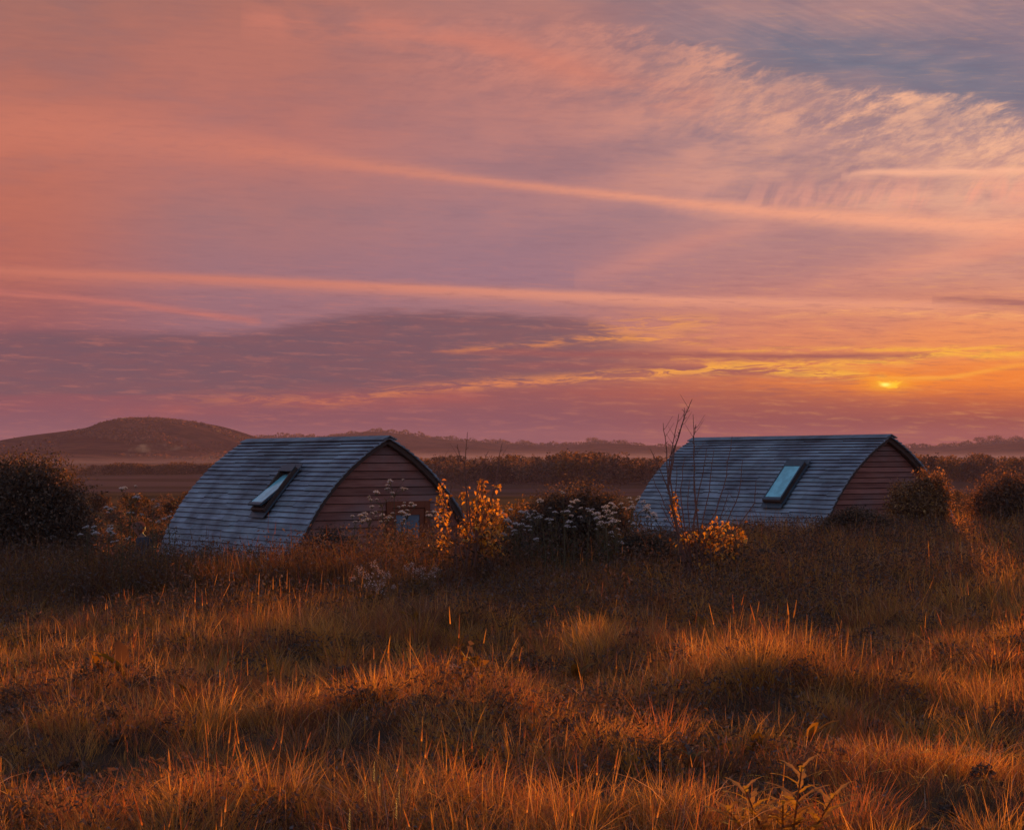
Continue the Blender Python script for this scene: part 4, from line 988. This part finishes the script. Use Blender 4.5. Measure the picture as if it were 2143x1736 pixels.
sapling(965, 28.5, [[(265, 270), (245, 430), (245, 540), (270, 690), (280, 850)], [(200, 345), (215, 420), (240, 450), (245, 560), (262, 760)], [(90, 415), (90, 540), (125, 700), (170, 880)], [(195, 410), (215, 500), (222, 700), (235, 860)],
     [(470, 340), (445, 480), (410, 680), (330, 880)], [(385, 385), (350, 480), (340, 620), (320, 820)], [(412, 410), (370, 500), (345, 640), (315, 850)], [(172, 460), (152, 690), (190, 880)], [(455, 440), (435, 600), (370, 800)], [(120, 600), (140, 760), (200, 900)], [(435, 450), (360, 520), (330, 700)]],
     [(100, 640, 14, 50, 16), (110, 750, 25, 40, 18), (100, 930, 25, 25, 16), (135, 800, 14, 40, 8), (230, 640, 12, 20, 5), (345, 600, 15, 20, 10), (440, 600, 14, 14, 4), (345, 700, 22, 50, 26), (380, 780, 40, 50, 26), (440, 720, 18, 20, 12), (458, 800, 18, 35, 18), (460, 860, 22, 22, 14), (250, 860, 20, 40, 16), (380, 920, 40, 40, 30), (300, 820, 40, 60, 24), (400, 985, 30, 20, 14), (330, 940, 50, 40, 18)],
     'sapling clothed in backlit yellow leaves with bare tips, right of the boarded gable', .085)
sapling(1472, 28.0, [[(1630, 70), (1595, 150), (1550, 280), (1510, 400), (1490, 560), (1505, 700), (1545, 900)], [(1595, 118), (1592, 190), (1560, 300), (1530, 390), (1500, 560), (1540, 800)], [(1550, 160), (1525, 300), (1500, 420), (1480, 600), (1530, 820)], [(1450, 215), (1468, 340), (1475, 430), (1485, 600), (1540, 830)],
     [(1655, 160), (1655, 430), (1660, 600), (1665, 740), (1640, 900)], [(1650, 222), (1638, 300), (1640, 480), (1652, 700)], [(1370, 370), (1430, 490), (1490, 650), (1540, 840)], [(1897, 295), (1855, 540), (1790, 760), (1700, 900)], [(1945, 440), (1922, 640), (1850, 820), (1720, 930)], [(1780, 380), (1745, 640), (1690, 880)], [(1715, 370), (1690, 530), (1640, 800)],
     [(2020, 560), (2015, 700), (1900, 860), (1740, 940)], [(1600, 420), (1570, 620), (1590, 860)], [(1440, 700), (1500, 820), (1580, 920)], [(1400, 540), (1470, 720), (1560, 900)], [(1620, 560), (1610, 720), (1620, 880)], [(1540, 480), (1530, 640), (1570, 840)], [(1850, 640), (1800, 800), (1700, 940)]],
     [(1525, 700, 10, 25, 14), (1520, 760, 10, 20, 8), (1550, 815, 10, 15, 5), (1760, 870, 28, 25, 20), (1780, 900, 35, 35, 22), (1840, 835, 14, 10, 8), (1920, 860, 10, 12, 7), (1940, 910, 12, 14, 8), (1870, 925, 22, 14, 14), (1860, 985, 14, 18, 10), (1810, 1025, 18, 10, 9), (1740, 1050, 20, 12, 10), (1695, 1075, 16, 8, 10), (1740, 940, 30, 30, 20), (1650, 900, 40, 30, 12), (1580, 930, 25, 30, 8)],
     'tall bare-stemmed sapling with a low skirt of glowing yellow leaves before the sunward hut', .085)
# ------------------------------------------------------------------ broad-leaved docks, thistle, seed stalks
dock_m = leafmat('dock_leaf', .55, (1.7, 1.2, .4), .5, .015)
def dock(vx, vy, d, hgt, n, label, cols=((.34, .17, .04), (.22, .10, .03)), wide=.25, spread=.5):
    p = ground_at(vx, d); e = empty('dock_plant', p, label, 'weed')
    for i in range(n):
        az = random.uniform(0, 6.28); L = hgt * random.uniform(.42, .78); bend = spread * random.uniform(.3, 1.1); K = 7; V = []; F = []
        dv = Vector((math.cos(az), math.sin(az), 0)); sd = Vector((-math.sin(az), math.cos(az), 0))
        for j in range(K + 1):
            t = j / K; c_ = dv * (L * bend * t ** 1.8) + Vector((0, 0, L * (t - .35 * bend * t ** 3)))
            w = L * wide * (math.sin(math.pi * min(1, max(0.02, t - .12) / .9)) ** .8 * .5 if t > .12 else .02)
            rp = .12 * w * math.sin(t * 20 + i)
            V += [c_ - sd * w + Vector((0, 0, w * .35 + rp)), c_ + Vector((0, 0, -.0)), c_ + sd * w + Vector((0, 0, w * .35 - rp))]
            if j: b = 3 * j; F += [(b - 3, b - 2, b + 1, b), (b - 2, b - 1, b + 2, b + 1)]
        cc = np.array(random.choice(cols)) * random.uniform(.7, 1.2)
        link('leaf', mesh('leaf', V, F, np.repeat(cc[None], len(V), 0), True), dock_m, e)
    return e
for a in [(218, 1400, 17.0, .55, 4, 'upright dock with one tall rounded leaf, left of the curled one'), (262, 1400, 16.8, .62, 5, 'dock with a glowing leaf curled over at the top, at the left'), (405, 1450, 15.8, .46, 5, 'dock with a wide drooping leaf and pale tips, left of centre'), (545, 1440, 16.0, .48, 4, 'dock with a pointed golden leaf and a broad one lying beside it'),
          (385, 1310, 20.5, .52, 5, 'dock with a backlit edge in the left of the field, furthest of the left group'), (160, 1330, 19.8, .42, 4, 'small reddish dock near the left edge'), (1130, 1255, 22.5, .42, 6, 'spreading dock in the dark belt right of the blossom sprays'), (1205, 1365, 18.5, .44, 6, 'curled broad dock on the crest right of centre'),
          (1385, 1350, 19.0, .40, 4, 'pair of rounded leaves right of centre in the field'), (870, 1290, 22.0, .35, 5, 'low golden dock on the lit crest below the blossom sprays'), (1580, 1515, 13.6, .42, 7, 'pale-veined broad dock in the right foreground'), (1690, 1500, 13.8, .40, 6, 'dock with arched dull leaves right of the pale-veined one'),
          (100, 1465, 15.2, .32, 6, 'flattened bluish dock low at the left edge'), (1450, 1530, 13.2, .30, 6, 'flattened bluish dock left of the pale-veined one'), (30, 1590, 12.0, .35, 5, 'dull dock in the dark lower left corner'), (1270, 1215, 24, .38, 6, 'frost-pale dock left of the bare-stemmed sapling')]:
    blue = 'bluish' in a[5] or 'frost' in a[5]
    dock(*a, cols=((.16, .15, .15), (.22, .19, .18)) if blue else ((.26, .13, .035), (.14, .065, .02), (.20, .10, .03)), spread=1.3 if blue else .8)
def thistle(vx, vy, d, label):
    p = ground_at(vx, d); e = empty('thistle', p, label, 'thistle')
    for sx, h, tilt in ((-.16, .34, -.35), (.07, .46, .12), (-.02, .26, .1), (.20, .30, .5), (-.26, .22, -.5)):
        mb = MB(); top = Vector((sx + tilt * h * .5, 0, h)); mb.tube([(sx * .5, 0, 0), top], [.008, .004], 5, (.2, .1, .04))
        for i in range(17):
            t = .15 + .85 * i / 17; b = Vector((sx * .5, 0, 0)).lerp(top, t); az = i * 2.4; L = .25 * (1.2 - t * .6) * random.uniform(.8, 1.1)
            dv = Vector((math.cos(az), math.sin(az), 0)); upv = Vector((0, 0, 1)); sd = dv.cross(upv); pts = []; K = 6
            for j in range(K + 1):
                u = j / K; c_ = b + dv * L * u + upv * L * (.75 * u - .35 * u * u); w = L * .10 * math.sin(math.pi * min(1, u * .9 + .1)) * (1.3 if j % 2 else .6)
                pts += [c_ - sd * w, c_ - upv * .002, c_ + sd * w]
            bb = len(mb.v); mb.v += [tuple(q) for q in pts]; mb.c += [(.34, .20, .07)] * len(pts)
            for j in range(1, K + 1): q = bb + 3 * j; mb.f += [(q - 3, q - 2, q + 1, q), (q - 2, q - 1, q + 2, q + 1)]
        mb.build('leafy_stem', dock_m, e)
    return e
thistle(1640, 1650, 10.8, 'spiny glowing thistle in the right foreground')
seed_m = leafmat('seed_spike', .35, (1.3, .9, .45), .5, .04)
def stalk(vx, vy, d, label):
    p = ground_at(vx, d); top = at(vx, vy, d) - p; e = empty('seed_stalk', p, label, 'wild plant'); mb = MB()
    mb.tube([(0, 0, -.03), (top.x * .4 + .01, 0, top.z * .5), (top.x, 0, top.z)], [.005, .004, .003], 5, (.32, .16, .05)); mb.build('stem', seed_m, e)
    h = MB()
    for i in range(60):
        t = i / 60; c_ = Vector((top.x, 0, top.z - .11 + .11 * t)); a = i * 2.4; r = .011 * (1 - t * .5)
        dv = Vector((math.cos(a), math.sin(a), .9)) * r; h.add([c_, c_ + dv + Vector((0, .004, 0)), c_ + dv * 1.5, c_ + dv - Vector((0, .004, 0))], [(0, 1, 2, 3)], (.42, .22, .08))
    h.build('seed_head', seed_m, e); return e
for a in [(786, 1592, 11.0, 'tallest seed stalk at the bottom, left of centre'), (797, 1622, 10.9, 'second seed stalk, just right of the tallest'), (768, 1640, 10.8, 'short seed stalk just left of the tallest'), (838, 1640, 10.8, 'seed stalk leaning right of the tallest pair'), (833, 1668, 10.2, 'low seed stalk below the leaning one'), (735, 1690, 10.0, 'lowest seed stalk at the bottom edge, left of the group')]: stalk(*a)
# ------------------------------------------------------------------ the person standing in the weeds
def skin(name, verts, edges, radii, mat, parent, root=0, sub=2):
    me = bpy.data.meshes.new(name); me.from_pydata([tuple(v) for v in verts], edges, []); me.update()
    o = bpy.data.objects.new(name, me); col.objects.link(o)
    sk = o.modifiers.new('skin', 'SKIN'); sk.use_smooth_shade = True
    if not me.skin_vertices: 
        pass
    for i, v in enumerate(me.skin_vertices[0].data):
        r = radii[i]; v.radius = r if isinstance(r, tuple) else (r, r); v.use_root = (i == root)
    ss = o.modifiers.new('sub', 'SUBSURF'); ss.levels = sub; ss.render_levels = sub
    dg = bpy.context.evaluated_depsgraph_get(); dg.update()
    me2 = bpy.data.meshes.new_from_object(o.evaluated_get(dg)); bpy.data.objects.remove(o); bpy.data.meshes.remove(me)
    me2.name = name; me2.materials.clear(); me2.materials.append(mat)
    return link(name, me2, None, parent)
skin_m = surfmat('skin', lambda t: mixc(t, noise(t, objvec(t), 30, 3, .5), (.36, .17, .12, 1), (.42, .21, .15, 1)), rough=.55)
hair_m = leafmat('auburn_hair', .55, (1.9, 1.1, .5), .35, .10)
cloth_m = surfmat('dark_jacket', lambda t: mixc(t, noise(t, objvec(t), 60, 3, .5), (.035, .04, .055, 1), (.06, .065, .08, 1)), rough=.9)
jean_m = surfmat('dark_trousers', lambda t: mixc(t, noise(t, objvec(t), 60, 3, .5), (.02, .025, .04, 1), (.04, .045, .06, 1)), rough=.9)
PD = 47.0; pb = ground_at(305, PD)
topz = EYE - (1088 - VH) / VF * PD - pb.z           # crown of the head above the ground
per = empty('person', pb, 'person with auburn hair standing head bowed in the weeds beside the hut', 'person', None, R(-58))
PS = topz / 1.76; per.scale = (PS * 1.1, PS * 1.1, PS)
# local frame: the person faces -Y turned by the empty; standing, shoulders rounded, hands together at the waist
ZU = .81                                             # seated spine coordinates lifted to standing height
J = dict(pelvis=(0, 0, .93), waist=(0, -.005, 1.09), chest=(0, -.03, 1.27), neckb=(0, -.06, 1.41), neck=(0, -.10, 1.48), skull0=(0, -.145, 1.545), skull1=(0, -.16, 1.61), skull2=(0, -.155, 1.68))
names = ['pelvis', 'waist', 'chest', 'neckb', 'neck', 'skull0', 'skull1', 'skull2']
V = [J[k] for k in names]; Ed = [(i, i + 1) for i in range(7)]
Rd = [(.155, .11), (.135, .10), (.16, .115), (.075, .07), (.056, .058), (.066, .078), (.076, .094), (.06, .075)]
for s in (-1, 1):
    b = len(V)
    V += [(s * .17, -.03, 1.375), (s * .23, -.05, 1.10), (s * .16, -.22, .98), (s * .08, -.30, .985), (s * .06, -.34, .98)]
    Rd += [.062, .050, .036, .026, (.036, .020)]; Ed += [(2, b)] + [(b + i, b + i + 1) for i in range(4)]
    h = b + 4
    for k, (fx, fl) in enumerate(((-.026, .072), (-.009, .082), (.009, .077), (.026, .062))):   # four fingers
        c = len(V); V += [(s * .06 + fx, -.37, .977), (s * .06 + fx * 1.1, -.37 - fl * .55, .965), (s * .06 + fx * 1.15, -.37 - fl * .8, .94)]
        Rd += [.010, .0085, .007]; Ed += [(h, c), (c, c + 1), (c + 1, c + 2)]
    c = len(V); V += [(s * .06 - s * .042, -.335, .977), (s * .06 - s * .055, -.37, .965), (s * .06 - s * .050, -.40, .955)]; Rd += [.012, .010, .008]; Ed += [(h, c), (c, c + 1), (c + 1, c + 2)]
    c = len(V); V += [(s * .10, 0, .84), (s * .11, -.02, .48), (s * .11, .02, .12), (s * .11, .02, .05), (s * .13, -.13, .03)]; Rd += [.09, .062, .045, .042, (.042, .025)]
    Ed += [(0, c)] + [(c + i, c + i + 1) for i in range(4)]
body = skin('body', V, Ed, Rd, skin_m, per)
# shape the face: nose, brow, chin, sockets, ears pushed out of the one surface
me = body.data
for v in me.vertices:
    x, y, z = v.co
    z -= ZU
    if z > .70:
        fy = y + .17
        if fy < -.03:
            v.co.y -= .020 * math.exp(-((x / .013) ** 2 + ((z - .785) / .020) ** 2))       # nose
            v.co.y -= .008 * math.exp(-((x / .02) ** 2 + ((z - .725) / .012) ** 2))         # chin
            v.co.y -= .005 * math.exp(-((x / .018) ** 2 + ((z - .752) / .007) ** 2))        # lips
            for s in (-1, 1): v.co.y += .008 * math.exp(-(((x - s * .030) / .014) ** 2 + ((z - .812) / .012) ** 2))
        for s in (-1, 1): v.co.x += s * .012 * math.exp(-(((y + .155) / .016) ** 2 + ((z - .795) / .024) ** 2)) * (x * s > .05)
# eyes
eye_m = surfmat('eye', lambda t: (.05, .03, .02, 1), rough=.2)
for s in (-1, 1):
    bm = bmesh.new(); bmesh.ops.create_uvsphere(bm, u_segments=12, v_segments=8, radius=.011); me_ = bpy.data.meshes.new('eye'); bm.to_mesh(me_); bm.free()
    link('eye', me_, eye_m, per, (s * .030, -.240, .812 + ZU))
# clothes follow the same skeleton, slightly thicker
def sub_skel(idx_v, idx_e, rad, name, mat): return skin(name, idx_v, idx_e, rad, mat, per)
JV = [J['pelvis'], J['waist'], J['chest'], (0, -.055, 1.395)]; JE = [(0, 1), (1, 2), (2, 3)]; JR = [(.19, .15), (.18, .145), (.20, .155), (.10, .098)]
for s in (-1, 1):
    b = len(JV); JV += [(s * .175, -.03, 1.38), (s * .23, -.05, 1.10), (s * .16, -.22, .98), (s * .095, -.285, .984)]; JR += [.084, .072, .056, .046]; JE += [(2, b), (b, b + 1), (b + 1, b + 2), (b + 2, b + 3)]
skin('jacket', JV, JE, JR, cloth_m, per)
TV = [J['pelvis'], (0, 0, 1.0)]; TE = [(0, 1)]; TR = [(.18, .14), (.17, .135)]
for s in (-1, 1):
    b = len(TV); TV += [(s * .10, 0, .84), (s * .11, -.02, .48), (s * .11, .02, .14), (s * .11, .02, .09)]; TR += [.105, .075, .060, .060]; TE += [(0, b), (b, b + 1), (b + 1, b + 2), (b + 2, b + 3)]
skin('trousers', TV, TE, TR, jean_m, per)
# hair: many fine locks over the skull, falling to the collar
P = []; N = 2600
d = rng.normal(size=(N, 3)); d /= np.linalg.norm(d, axis=1)[:, None]
ok = ~((d[:, 1] < -.25) & (d[:, 2] < .45)) & (d[:, 2] > -.75); d = d[ok]; N = len(d)
C0 = np.array([0, -.155, .825 + ZU]); Rr = np.array([.092, .108, .105])
root = C0 + d * Rr * .97
tang = np.stack([d[:, 0] * .25, d[:, 1] * .25 + .25, -1.0 + d[:, 2] * .2], 1); L = .07 + .05 * rng.random(N)
V = []; F = []
for i in range(N):
    s = np.cross(d[i], tang[i]); s = s / (np.linalg.norm(s) + 1e-6) * .005
    p0 = root[i]; t_ = tang[i] - d[i] * np.dot(tang[i], d[i]); t_ = t_ / (np.linalg.norm(t_) + 1e-6)
    p1 = p0 + t_ * L[i] * .5 + d[i] * .010; p2 = p0 + t_ * L[i] + d[i] * (.002 + .006 * random.random()) ; b = len(V)
    V += [p0 - s, p0 + s, p1 - s, p1 + s, p2 - s * .3, p2 + s * .3]; F += [(b, b + 1, b + 3, b + 2), (b + 2, b + 3, b + 5, b + 4)]
link('hair', mesh('hair', np.array(V), F, pal(len(V), [(.34, .13, .05)], [1], .2)), hair_m, per)
# ------------------------------------------------------------------ haze
hb = MB(); hb.box((0, 2700, 9.0), (10500, 5800, 56)); 
m, t, out = newmat('evening_haze'); vo = t.nodes.new('ShaderNodeVolumePrincipled')
vo.inputs['Color'].default_value = (.80, .46, .58, 1); vo.inputs['Density'].default_value = .00011; vo.inputs['Anisotropy'].default_value = -.1
t.links.new(vo.outputs[0], out.inputs['Volume'])
o = hb.build('haze', m); tag(o, 'thin pinkish evening haze over the valley', 'haze', kind='stuff')

# ground mist lying in the valley, well below the camera
mb_ = MB(); mb_.box((0, 1740, -8.8), (8000, 2800, 19.4))
m, t, out = newmat('valley_mist'); vo = t.nodes.new('ShaderNodeVolumePrincipled')
vo.inputs['Color'].default_value = (.85, .55, .62, 1); vo.inputs['Anisotropy'].default_value = 0
ge = t.nodes.new('ShaderNodeNewGeometry'); sp_ = t.nodes.new('ShaderNodeSeparateXYZ'); t.links.new(ge.outputs['Position'], sp_.inputs[0])
k_ = E(t, sp_.outputs[2]).ss(-1.0, -17.0); t.links.new((k_ * k_ * .00085).k, vo.inputs['Density'])      # thins out smoothly with height
t.links.new(vo.outputs[0], out.inputs['Volume'])
o = mb_.build('mist', m); tag(o, 'low pinkish mist lying in the valley before the hills', 'mist', kind='stuff')
